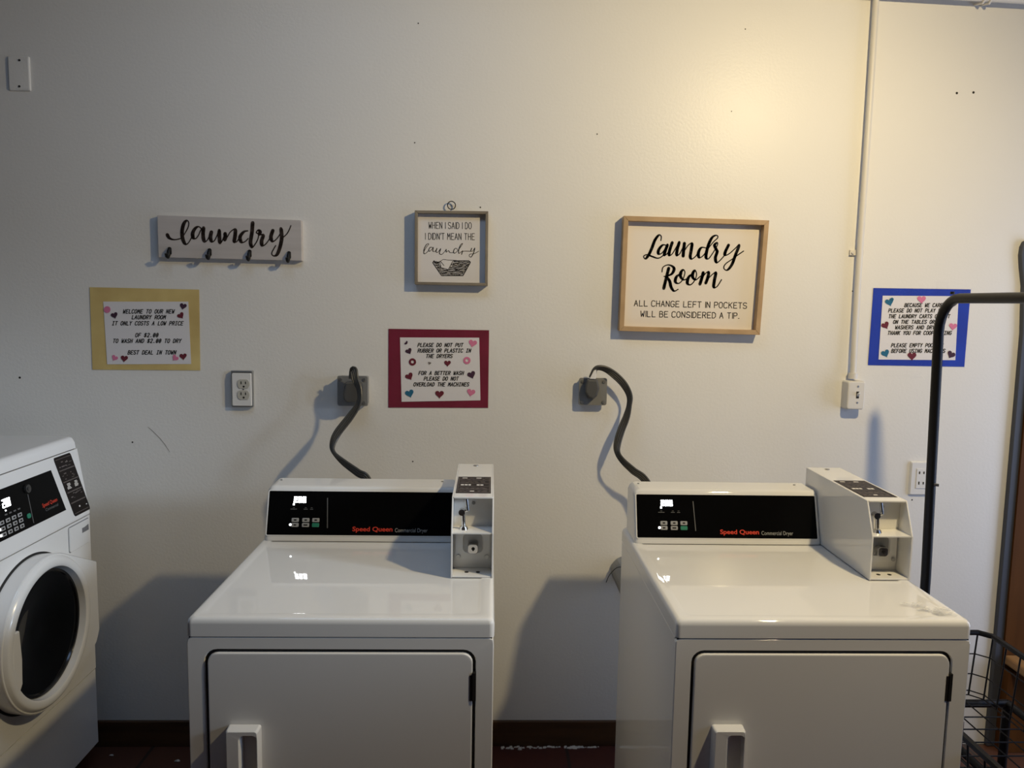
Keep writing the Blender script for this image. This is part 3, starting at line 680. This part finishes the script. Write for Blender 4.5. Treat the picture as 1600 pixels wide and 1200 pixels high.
    for r_, y in enumerate((555, 591)):
        for c_, x in enumerate((356, 431, 502)):
            g_ = r_ == 1 and c_ == 2
            ctr_u = (x-160)/1318.0*PW; ctr_v = (1-(y-345)/318.0)*sl
            rr = rrect(ctr_u, ctr_v, .0212, .0118, .0025, 3); r2 = rrect(ctr_u, ctr_v, .0195, .0102, .002, 3)
            bt = finish(MB().loft([[sp(u, v, .0005) for u, v in rr], [sp(u, v, .0016) for u, v in rr], [sp(u, v, .0022) for u, v in r2]]), 'button', GREEN if g_ else BTN, cs)
            if not g_:
                wd = .012 if (r_, c_) == (1, 1) else .008
                finish(MB().loft([[sp(u, v, .0021) for u, v in rrect(ctr_u, ctr_v, wd, .0042, .001, 2)], [sp(u, v, .0024) for u, v in rrect(ctr_u, ctr_v, wd, .0042, .001, 2)]]), 'button_print', INKD, bt)
    for txt, xa, xb, base, size, bold, m_, nm in (("Speed Queen", 765, 1050, 632, .0185, .0004, LOGOR, 'brand_lettering'), ("Commercial Dryer", 1068, 1300, 637, .0165, 0, LOGOG, 'type_lettering')):
        vs, fs, x0, x1 = font_mesh(txt, size, bold)
        ua, ub = (xa-160)/1318.0*PW, (xb-160)/1318.0*PW; vb = (1-(base-345)/318.0)*sl
        mb = MB().add([sp(ua + (v.x-x0)/(x1-x0)*(ub-ua), vb + v.y, .0013) for v in vs], fs)
        finish(mb, nm, m_, cs)
    for x in (.035, .525): finish(MB().cyl((x, .665, 1.0712), (x, .665, 1.0725), .0035, 10), 'screw', STEEL, cs)
    # coin box
    cx0, cx1 = .5725, .6815; th = .004
    side = [(.260,.914),(.260,1.032),(.300,1.118),(.695,1.121),(.695,.914)]
    cb = MB()
    for xa in (cx0, cx1-th): cb.loft([[(xa, y, z) for y, z in side], [(xa+th, y, z) for y, z in side]])
    cb.hexa([(cx0+th,.298,1.1135),(cx1-th,.298,1.1135),(cx1-th,.695,1.1165),(cx0+th,.695,1.1165)], [(cx0+th,.298,1.118),(cx1-th,.298,1.118),(cx1-th,.695,1.121),(cx0+th,.695,1.121)])
    cb.box((cx0+th,.262,.914),(cx1-th,.336,.918)); cb.box((cx0+th,.691,.914),(cx1-th,.695,1.1165))
    cb.box((cx0+th,.326,.918),(cx1-th,.332,1.1135))
    box = finish(cb, 'coin_box', ENAMEL, t, bevel=.001)
    finish(MB().box((cx0+th,.262,1.0295),(cx1-th,.3255,1.0325)), 'coin_shelf', ENAMEL, box)
    # label on the sloping top
    lb = [(cx0+.008,.335),(cx1-.008,.335),(cx1-.008,.520),(cx0+.008,.520)]
    def topz(y): return 1.118 + (y-.308)/.387*.003
    finish(MB().hexa([(x, y, topz(y)-.0003) for x, y in lb], [(x, y, topz(y)+.0008) for x, y in lb]), 'instruction_label', CARD, box)
    il = box.children[-1]
    mb = MB(); xa, xb = cx0+.011, cx1-.011
    def dash(m_b, x0, x1, y, hgt): m_b.hexa([(x0,y,topz(y)+.0006),(x1,y,topz(y)+.0006),(x1,y+hgt,topz(y)+.0006),(x0,y+hgt,topz(y)+.0006)], [(x0,y,topz(y)+.0011),(x1,y,topz(y)+.0011),(x1,y+hgt,topz(y)+.0011),(x0,y+hgt,topz(y)+.0011)])
    for y in (.342,.372,.405,.44,.478,.511): dash(mb, xa, xb, y, .0022)
    for x in (xa, xb-.0012): mb.box((x, .342, 1.1188), (x+.0012, .513, 1.1204))
    rg = random.Random(3)
    for y in (.35,.358,.38,.388,.45,.462,.485,.496):
        x = xa + .006
        while x < xb - .012:
            L = rg.uniform(.004,.014); dash(mb, x, x+L, y, .003); x += L + rg.uniform(.002,.008)
    finish(mb, 'label_print', CARDL, il)
    for grp, y_, h_ in ((((.018,.027),(.029,.037),(.039,.046)),.418,.011), (((.062,.070),(.072,.080)),.418,.011), (((.020,.034),),.500,.006), (((.060,.074),),.500,.006), (((.045,.056),),.352,.006)):
        mb = MB()
        for x0_, x1_ in grp: dash(mb, cx0+x0_, cx0+x1_, y_, h_)
        finish(mb, 'lettering', CARDW, il)
    finish(MB().cyl((cx0+.055,.668,1.1195),(cx0+.055,.668,1.1225),.0075,14), 'lid_lock', STEEL, box)
    # chrome coin chute rods in the upper bay
    mx = cx0 + .028
    mb = MB().tube([(mx+.010,.300,1.112),(mx+.014,.297,1.082)], .0045, 10).tube([(mx+.014,.297,1.083),(mx+.0,.296,1.079)], .0035, 8).cyl((mx-.002,.308,1.078),(mx-.002,.290,1.078),.0085,14).tube([(mx+.001,.297,1.074),(mx+.003,.297,1.040)], [.0055,.0055], 10).cyl((mx+.003,.297,1.0325),(mx+.003,.297,1.040),.012,16,.009)
    finish(mb, 'coin_chute', CHROME, box, smooth=True)
    finish(MB().cyl((cx0+.056,.3255,1.095),(cx0+.056,.3235,1.095),.0045,12), 'rivet', STEEL, box)
    # lock plate in the lower bay
    px0, px1, pz0, pz1 = cx0+.009, cx1-.009, .943, 1.027
    pc = ((px0+px1)/2, (pz0+pz1)/2); rc_ = rrect(pc[0]+.001, pc[1]+.003, .054, .055, .014)
    lo = [[(x, 0.3255, z) for x, z in rrect(*pc, px1-px0, pz1-pz0, .004)], [(x, 0.3200, z) for x, z in rrect(*pc, px1-px0, pz1-pz0, .004)], [(x, 0.3200, z) for x, z in rc_], [(x, 0.3252, z) for x, z in rrect(pc[0]+.001, pc[1]+.003, .048, .049, .012)]]
    lp = finish(MB().loft(lo, False, False), 'lock_plate', ENAMEL_IN, box, smooth=True)
    finish(MB().loft([[(x, 0.3256, z) for x, z in rrect(pc[0]+.001, pc[1]+.003, .050, .051, .012)], [(x, 0.3246, z) for x, z in rrect(pc[0]+.001, pc[1]+.003, .050, .051, .012)]]), 'lock_recess', ZINC, lp)
    lk = rrect(pc[0]+.001, pc[1]-.009, .028, .026, .008)
    finish(MB().loft([[(x, 0.3240, z) for x, z in lk], [(x, 0.3060, z) for x, z in lk], [(x, 0.3040, z) for x, z in rrect(pc[0]+.001, pc[1]-.009, .025, .023, .007)]]), 'lock', CHROME, lp, smooth=True)
    finish(MB().cyl((pc[0]+.002,0.3042,pc[1]-.008),(pc[0]+.002,0.3032,pc[1]-.008),.0045,14).box((pc[0]+.0005,0.3032,pc[1]-.014),(pc[0]+.0035,0.3042,pc[1]-.004)), 'keyhole', HOLE, lp)
    for x in (px0+.008, px1-.008):
        for z in (pz0+.008, pz1-.006): finish(MB().cyl((x,0.3200,z),(x,0.3165,z),.0055,12), 'screw', STEEL, lp)
    for x in (cx0+.040, cx0+.070): finish(MB().cyl((x,.292,.9178),(x,.292,.9188),.0055,12), 'hole', HOLE, box)
    return t
d1 = make_dryer('white coin-operated dryer nearer the washer, between the two wall signs\' outlets')
d1['label'] = 'white coin-operated dryer next to the washer, below the crimson sign'
d1.location = (-.6665, -1.02, 0)
d2 = copy_tree(d1); d2.location = (.4305, -1.02, 0)
d2['label'] = 'white coin-operated dryer beside the black garment rack, tape scraps on top'
# torn tape on the right dryer
rg = random.Random(11); mb = MB()
def zz(px, py, z):
    v = ray(px, py); v = v*((z - CAM_H)/v.z); return v + Vector((0, -CAM_D, CAM_H))
for i in range(26):
    fr_ = rg.random(); p = zz(1415 + 84*fr_, 945 + 15*fr_ + rg.uniform(-5, 5), .916)
    p.x = min(p.x, 1.09)
    an = rg.uniform(-.9, .5); L = rg.uniform(.012, .034); w_ = rg.uniform(.003, .009); dx, dy = math.cos(an), math.sin(an)
    row = []
    for k in range(4):
        h_ = .9152 + rg.uniform(0, .007)*(0 if k == 0 else 1)
        c = Vector((p.x + dx*L*(k/3-.5), p.y + dy*L*(k/3-.5), h_))
        row.append((c + Vector((-dy*w_, dx*w_, 0)), c + Vector((dy*w_, -dx*w_, rg.uniform(0,.003)))))
    for k in range(3): mb.add([row[k][0], row[k+1][0], row[k+1][1], row[k][1]], [(0,1,2,3)])
tag(finish(mb, 'tape_scraps', TAPE), 'crumpled clear tape scraps on the front right corner of a dryer', 'tape')['kind'] = 'stuff'

# ================================================================== washer
WX, WY0, WY1 = -1.345, -.785, -.100
t = thing('washing_machine', 'white front-loading washer with round black glass door at the left edge', 'washer', (WX-.35, -.44, 0))
def wbox(x0, x1, y0, y1, z0, z1): return ((x0, y0, z0), (x1, y1, z1))
# body shell as a profile (x,z) swept along y
def sweep(prof, y0, y1, r=.004):
    mb = MB()
    n = len(prof); cx = sum(p[0] for p in prof)/n; cz = sum(p[1] for p in prof)/n
    def sc(k): return [(x + (cx-x)*k/abs(cx-x+1e-9)*abs(1) if False else x - math.copysign(min(k, abs(x-cx)), x-cx), z - math.copysign(min(k, abs(z-cz)), z-cz)) for x, z in prof]
    return mb.loft([[(x, y0, z) for x, z in sc(r)], [(x, y0+r, z) for x, z in prof], [(x, y1-r, z) for x, z in prof], [(x, y1, z) for x, z in sc(r)]])
XB = WX - .70
finish(sweep([(XB, .345), (WX, .345), (WX, .886), (XB, .886)], WY0, WY1), 'cabinet', WASHW, t, smooth=True)
finish(sweep([(XB, .075), (WX-.002, .075), (WX-.002, .341), (XB, .341)], WY0, WY1), 'lower_panel', WASHW, t, smooth=True)
finish(MB().box((XB+.02, WY0+.03, .0), (WX-.06, WY1-.03, .08)), 'plinth', BLACKR, t)
PT = Vector((WX-.032, 0, 1.112))
cs = finish(sweep([(XB, .889), (WX-.0005, .889), (WX+.001, .897), (PT.x, PT.z), (XB, PT.z)], WY0, WY1), 'console', WASHW, t, smooth=True)
finish(sweep([(XB, 1.115), (PT.x-.001, 1.115), (PT.x-.004, 1.135), (PT.x-.012, 1.149), (PT.x-.026, 1.154), (XB, 1.154)], WY0-.002, WY1+.002, .012), 'top', WASHW, t, smooth=True)
for xs, za, zb in ((WX-.006, .34, .347), (WX-.006, .885, .891), (PT.x-.006, 1.110, 1.117)): finish(MB().box((XB+.01, WY0+.01, za), (xs, WY1-.01, zb)), 'seam', BLACKR, t)
# slanted control face: u runs towards the wall, v up
B0 = Vector((WX+.001, 0, .897)); S = (Vector((PT.x, 0, PT.z)) - B0); SL = S.length; S.normalize(); N = Vector((S.z, 0, -S.x))
def wp(y, z, o=0):
    v = (z - .897)/S.z; q = B0 + S*v + N*o; return Vector((q.x, y, q.z))
def wquad(mb, pts, o0, o1): return mb.hexa([wp(y, z, o0) for y, z in pts], [wp(y, z, o1) for y, z in pts])
dp = [(-.735, .938), (-.235, .938), (-.272, 1.0755), (-.735, 1.0755)]
wpn = finish(wquad(MB(), dp, -.001, .001), 'control_panel', BLACKP, cs)
cd = rrect(0, 0, 1, 1, .06, 4)
def card(u, v): # card corners
    y = -.2475 + (.098)*u + (.052)*(1-v)*1.0; z = .904 + .2035*v
    return y, z
pc_ = [( .0 + a, b) for a, b in ((x+.5, y+.5) for x, y in cd)]
wc = finish(MB().loft([[wp(*card(a, b), -.001) for a, b in pc_], [wp(*card(a, b), .001) for a, b in pc_]]), 'instruction_label', CARD, cs)
mb = MB(); mw = MB()
def crd(m_b, a0, b0, a1, b1, o=.0014): m_b.hexa([wp(*card(a, b), .0008) for a, b in ((a0,b0),(a1,b0),(a1,b1),(a0,b1))], [wp(*card(a, b), o) for a, b in ((a0,b0),(a1,b0),(a1,b1),(a0,b1))])
for v in (.04,.215,.225,.395,.405,.575,.585,.765,.775,.955): crd(mb, .06, v, .94, v+.006)
rg = random.Random(5)
for v0 in (.83, .64, .30):
    for k in range(9):
        a0 = rg.uniform(.12,.8); b0 = v0 + rg.uniform(-.03,.07); crd(mb, a0, b0, a0+rg.uniform(.04,.16), b0+rg.uniform(.006,.018))
for a0 in (.18, .62):
    for k in range(5): crd(mw, a0 + rg.uniform(-.02,.04), .455+.02*k, a0+.19+rg.uniform(-.04,.03), .466+.02*k)
crd(mw, .42, .115, .49, .14); crd(mw, .84, .10, .90, .115)
finish(mb, 'label_print', CARDL, wc); finish(mw, 'lettering', CARDW, wc)
# display and keys: y = towards wall, measured in metres
def pbx(m_b, y0, z0, y1, z1, o=.0016): return wquad(m_b, [(y0,z0),(y1,z0),(y1,z1),(y0,z1)], .0008, o)
mb = MB()
for k, ch in enumerate('200'):
    y0 = -.528 + k*.0125; w_, h_, th = .0105, .024, .0035; z0 = 1.022
    sg = {'a': (0,h_-th,w_,h_), 'g': (0,h_/2-th/2,w_,h_/2+th/2), 'd': (0,0,w_,th), 'b': (w_-th,h_/2,w_,h_), 'c': (w_-th,0,w_,h_/2), 'f': (0,h_/2,th,h_), 'e': (0,0,th,h_/2)}
    for s in {'2': 'abged', '0': 'abcdef'}[ch]: a0, b0, a1, b1 = sg[s]; pbx(mb, y0+a0, z0+b0, y0+a1, z0+b1)
pbx(mb, -.521, 1.012, -.517, 1.016)
finish(mb, 'price_display', LED, cs)
for r_ in range(3):
    for c_ in range(4):
        y0 = -.556 + c_*.0275; z0 = .9915 - r_*.0165
        k_ = finish(pbx(MB(), y0, z0-.011, y0+.019, z0, .0026), 'button', BTN, cs, bevel=.001)
        finish(pbx(MB(), y0+.005, z0-.008, y0+.014, z0-.003, .0029), 'button_print', INKD, k_)
for q in ((-.561,.970),(-.561,.9535)):
    mb = MB(); pbx(mb, q[0]-.003, q[1]-.003, q[0]+.003, q[1]+.003, .0025); finish(mb, 'indicator_light', LED, cs)
c0 = rrect(-.425, .972, .018, .014, .006, 4)
finish(MB().loft([[wp(y, z, .0008) for y, z in c0], [wp(y, z, .003) for y, z in c0]]), 'button', GREEN, cs)
mb = MB()
for y0 in (-.527,-.507,-.487,-.467): pbx(mb, y0, 1.001, y0+.011, 1.005)
pbx(mb, -.41, .946, -.4075, 1.033)
finish(mb, 'panel_print', FAINT, cs)
lk = wp(-.408, 1.049, .001)
finish(MB().cyl(lk, lk + N*.006, .0125, 18).cyl(lk + N*.006, lk + N*.008, .006, 12), 'key_lock', mat('dark_lock', (.10,.10,.10), .3, metal=.8), cs, smooth=True)
for txt, ya, yb_, zb, size, bold, m_, nm in (("Speed Queen", -.352, -.272, .977, .0165, .0002, LOGOR, 'brand_lettering'), ("Commercial", -.340, -.272, .962, .0125, 0, FAINT, 'type_lettering')):
    vs, fs, x0, x1 = font_mesh(txt, size, bold)
    finish(MB().add([wp(ya + (v.x-x0)/(x1-x0)*(yb_-ya), zb + v.y, .0016) for v in vs], fs), nm, m_, cs)
# dispenser drawer
dy0, dy1, dz0, dz1 = -.236, -.114, .797, .877
dl = rrect((dy0+dy1)/2, (dz0+dz1)/2, dy1-dy0, dz1-dz0, .006); dl2 = rrect((dy0+dy1)/2, (dz0+dz1)/2, dy1-dy0+.005, dz1-dz0+.005, .008)
finish(MB().loft([[(WX-.003, y, z) for y, z in dl2], [(WX+.0006, y, z) for y, z in dl2]]), 'drawer_gap', mat('gap_grey', (.18,.18,.19), .6), t)
dw = finish(MB().loft([[(WX-.002, y, z) for y, z in dl], [(WX+.004, y, z) for y, z in dl]]), 'drawer', WASHW, t)
finish(MB().hexa([(WX+.003,-.165,.838),(WX+.003,-.120,.838),(WX+.003,-.120,.862),(WX+.003,-.165,.862)], [(WX+.0046,-.160,.840),(WX+.0046,-.121,.840),(WX+.0046,-.121,.858),(WX+.0046,-.160,.852)]), 'drawer_pull', mat('gap_grey', (.18,.18,.19), .6), dw)
# door: rounded ring with a squared hinge side
DC = (-.450, .628); NR = 96
HULL = [(.090,.2105),(.284,.118),(.285,-.122),(.260,-.158),(.030,-.228)]
def dshape(R, sq):
    pts = []
    for i in range(NR):
        a = 2*math.pi*i/NR; c, s = math.cos(a), math.sin(a); rad = .229
        if sq:
            for (ya, za), (yb_, zb_) in zip(HULL[:-1], HULL[1:]):
                ey, ez = yb_-ya, zb_-za; den = c*ez - s*ey
                if abs(den) < 1e-9: continue
                k = (ya*ez - za*ey)/den; u = (ya*s - za*c)/-(den) if False else ((k*c-ya)*ey + (k*s-za)*ez)/(ey*ey+ez*ez)
                if k > 0 and 0 <= u <= 1: rad = max(rad, k)
        k = rad*R/.226
        pts.append((DC[0]+k*c, DC[1]+k*s))
    return pts
lo = []
for x, R, sq in ((WX+.004, .223, 1), (WX+.046, .226, 1), (WX+.050, .223, 1), (WX+.0505, .219, 0), (WX+.058, .214, 0), (WX+.0615, .208, 0), (WX+.062, .194, 0), (WX+.058, .188, 0), (WX+.020, .180, 0)):
    lo.append([(x, y, z) for y, z in dshape(R, sq)])
door = finish(MB().loft(lo, True, False), 'door', WASHW, t, smooth=True)
lo = []
for x, R in ((WX+.024, .186), (WX+.036, .172), (WX+.033, .145), (WX+.022, .10), (WX+.014, .06), (WX+.011, .02)):
    lo.append([(x, y, z) for y, z in dshape(R, 0)])
finish(MB().loft(lo, False, True), 'glass', GLASSB, door, smooth=True)
lo = []
for x, R in ((WX+.026, .184), (WX+.041, .181), (WX+.041, .174), (WX+.033, .170)):
    lo.append([(x, y, z) for y, z in dshape(R, 0)])
finish(MB().loft(lo, False, False), 'trim_ring', mat('dark_trim', (.03,.03,.032), .15, metal=.8), door, smooth=True)
hp = [(-.640, .705), (-.606, .700), (-.600, .615), (-.604, .545), (-.622, .520), (-.645, .530)]
finish(MB().loft([[(WX+.030, y, z) for y, z in hp], [(WX+.060, y, z) for y, z in hp]]), 'handle', WASHW, door, bevel=.004)
t2_ = [q for q in dshape(.229, 1)]
finish(MB().loft([[(WX+.0003, y, z) for y, z in t2_], [(WX+.0042, y, z) for y, z in dshape(.222, 1)]], True, True), 'door_gasket', BLACKR, t)

# ================================================================== garment rack on a wire cart
RX, RY0, RY1, RZ = 1.363, -.40, -1.18, 1.657
t = thing('garment_rack', 'black wheeled wire laundry cart with a hanging bar beside the dryer', 'garment rack', (RX, (RY0+RY1)/2, 0))
pole = [(RX+.01, RY0, .10), (RX+.006, RY0, .8), (RX-.012, RY0, RZ-.10)]
arc = [(RX-.012, RY0 - .09*(1-math.cos(a)), RZ-.10 + .10*math.sin(a)) for a in [math.pi/2*i/7 for i in range(1, 8)]]
arc2 = [(RX-.012, RY1 + .09*(1-math.cos(a)), RZ-.10 + .10*math.sin(a)) for a in [math.pi/2*i/7 for i in range(7, -1, -1)]]
finish(MB().tube(pole + arc + arc2 + [(RX-.006, RY1, .8), (RX, RY1, .10)], .0145, 14), 'hanging_frame', BLACKM, t, smooth=True)
p_ = Vector((RX-.012, RY0-.055, RZ+.012)); finish(MB().cyl(p_, p_ + Vector((0,0,.008)), .006, 10), 'bolt', BLACKM, t)
p_ = Vector((RX+.002, RY0-.012, 1.09)); finish(MB().cyl(p_, p_ + Vector((.012,-.006,0)), .005, 10), 'bolt', CHROME, t)
CX0, CX1, RIM, BOT = 1.155, 1.60, .600, .398
def rimloop(x0, x1, y0, y1, z, ch=.03):
    return [(x0+ch, y0, z), (x1-ch, y0, z), (x1, y0-ch, z), (x1, y1+ch, z), (x1-ch, y1, z), (x0+ch, y1, z), (x0, y1+ch, z), (x0, y0-ch, z)]
by0, by1 = RY0+.03, RY1-.02
top = rimloop(CX0, CX1, by0, by1, RIM); low = rimloop(CX0+.022, CX1-.022, by0-.012, by1+.012, BOT)
bk = finish(MB().tube(top + [top[0]], .009, 8), 'basket_rim', BLACKM, t, smooth=True)
def lerp3(a, b, k): return tuple(p + (q-p)*k for p, q in zip(a, b))
mb = MB()
for k in (.34, .66, .93, 1.0): 
    L_ = [lerp3(a, b, k) for a, b in zip(top, low)]; mb.tube(L_ + [L_[0]], .0022, 5)
def along(loop, n):
    out = []
    for i in range(len(loop)):
        a, b = Vector(loop[i]), Vector(loop[(i+1) % len(loop)])
        m_ = max(1, int((b-a).length/.062))
        for j in range(m_): out.append((i, j/m_))
    return out
for i, f in along(top, 0):
    a = lerp3(top[i], top[(i+1) % 8], f); b = lerp3(low[i], low[(i+1) % 8], f)
    mb.tube([a, b], .0028, 5)
for k in range(1, 6):
    x = CX0+.022 + (CX1-CX0-.044)*k/6; mb.tube([(x, by0-.012, BOT), (x, by1+.012, BOT)], .0022, 5)
for k in range(1, 12):
    y = by0-.012 + (by1-by0+.024)*k/12; mb.tube([(CX0+.022, y, BOT), (CX1-.022, y, BOT)], .0022, 5)
finish(mb, 'wire_basket', BLACKM, t)
FX0, FX1, FY0, FY1 = 1.18, 1.665, RY0+.0, RY1
mb = MB()
for a, b in (((FX0,FY0,.378),(FX1,FY0,.378)), ((FX0,FY1,.378),(FX1,FY1,.378)), ((FX0,FY0,.378),(FX0,FY1,.378)), ((FX1,FY0,.378),(FX1,FY1,.378)), ((FX0,FY0,.15),(FX1,FY0,.15)), ((FX0,FY1,.15),(FX1,FY1,.15)), ((FX0,FY0,.15),(FX0,FY1,.15)), ((FX1,FY0,.15),(FX1,FY1,.15)), ((1.44,FY0,.30),(1.44,FY1,.30)), ((1.435,FY0,.378),(1.435,FY0,.15))): mb.tube([a, b], .0125, 10)
finish(mb, 'base_frame', BLACKM, t, smooth=True)
for x in (FX0, FX1):
    for y in (FY0, FY1):
        lg = finish(MB().tube([(x, y, .385), (x, y, .10)], .0135, 12), 'leg', BLACKM, t, smooth=True)
        finish(MB().cyl((x-.012, y, .05), (x+.012, y, .05), .048, 22).box((x-.018, y-.01, .045), (x-.014, y+.01, .105)).box((x+.014, y-.01, .045), (x+.018, y+.01, .105)), 'caster', BLACKR, lg)
mb = MB()
for k in range(1, 8): x = FX0 + (FX1-FX0)*k/8; mb.tube([(x, FY0, .162), (x, FY1, .162)], .0022, 5)
for k in range(1, 14): y = FY0 + (FY1-FY0)*k/14; mb.tube([(FX0, y, .162), (FX1, y, .162)], .0022, 5)
finish(mb, 'lower_shelf', BLACKM, t)

# ================================================================== wooden hutch at the right edge
t = thing('wooden_hutch', 'orange-brown wooden hutch with a dark scrolled side board at right edge', 'hutch', (2.1, -.02, 0))
e = [at(x, y, -.02) for x, y in ((1598,520),(1599,470),(1600,446),(1597,418),(1596,398),(1598,385),(1602,377),(1609,374),(1618,380),(1622,400),(1617,440),(1613,480),(1611,520))]
bx = e[0].x; bw = e[-1].x - bx
prof = [(bx, 0.002)] + [(p.x, p.z) for p in e] + [(bx + bw, 0.002)]
finish(MB().loft([[(x, 0, z) for x, z in prof], [(x, -.02, z) for x, z in prof]]), 'side_board', SLATE, t, bevel=.003)
finish(MB().box((bx+bw-.001, 0, .002), (2.7, -.028, e[0].z)), 'back_board', WOOD, t)
finish(MB().box((bx+bw-.001, -.028, .33), (2.7, -.16, .365)), 'shelf', SHELFW, t, bevel=.008)
finish(MB().box((bx+bw-.001, -.028, .002), (2.7, -.06, .31)), 'lower_panel', WOOD, t)

# ================================================================== duct, lint
t = thing('vent_duct', 'crinkled foil vent duct with a loose wire behind the right-hand dryer', 'vent duct', (.465, -.15, .6))
lo = []
for i in range(29):
    y = -.001 - i*.0096; r = .048 + (.003 if i % 2 else -.003)
    lo.append([(.496 + r*math.cos(2*math.pi*j/20), y, .672 + r*math.sin(2*math.pi*j/20)) for j in range(20)])
finish(MB().loft(lo), 'duct', FOIL, t, smooth=False)
finish(MB().tube([Vector(p) for p in catmull([tuple(at(947,910,-.12)), tuple(at(952,899,-.13)), tuple(at(961,889,-.14)), tuple(at(968,886,-.15)), tuple(at(976,887,-.16))], 4)], .0012, 6), 'wire', BLACKM, t)
rg = random.Random(2)
for lab, px, py, s in (('small pale lint fluff on the dark floor just left of a dryer', 277, 1190, .012), ('small pale lint fluff on the dark floor by the washer foot', 174, 1181, .009), ('small pale lint crumb on the dark floor between the two dryers', 812, 1172, .010)):
    v = ray(px, py); v = v*(-CAM_H/v.z) + Vector((0, -CAM_D, CAM_H))
    mb = MB(); lo = []
    for k in range(5):
        a = k/4; rr = s*math.sin(math.pi*(.12+.76*a))*.5
        lo.append([(v.x + (a-.5)*s*1.6, v.y + rr*math.cos(q)*rg.uniform(.7,1.2), .0005 + rr*.6*(1+math.sin(q))*rg.uniform(.8,1.1)) for q in [2*math.pi*j/8 for j in range(8)]])
    tag(finish(mb.loft(lo), 'lint', LINT), lab, 'lint', 'lint on the floor')
mb = MB()
for i in range(70):
    x = rg.uniform(.06, .42); y = -.016 - abs(rg.gauss(0, .006)); s = rg.uniform(.002, .008)
    mb.add([(x-s, y-s*.4, .0004), (x+s, y-s*.5, .0004), (x+s*.7, y+s*.4, .0004+s*.5), (x-s*.6, y+s*.3, .0004+s*.4)], [(0,1,2,3)])
q = tag(finish(mb, 'dust_line', LINT), 'pale dust and debris along the baseboard between the dryers', 'dust'); q['kind'] = 'stuff'
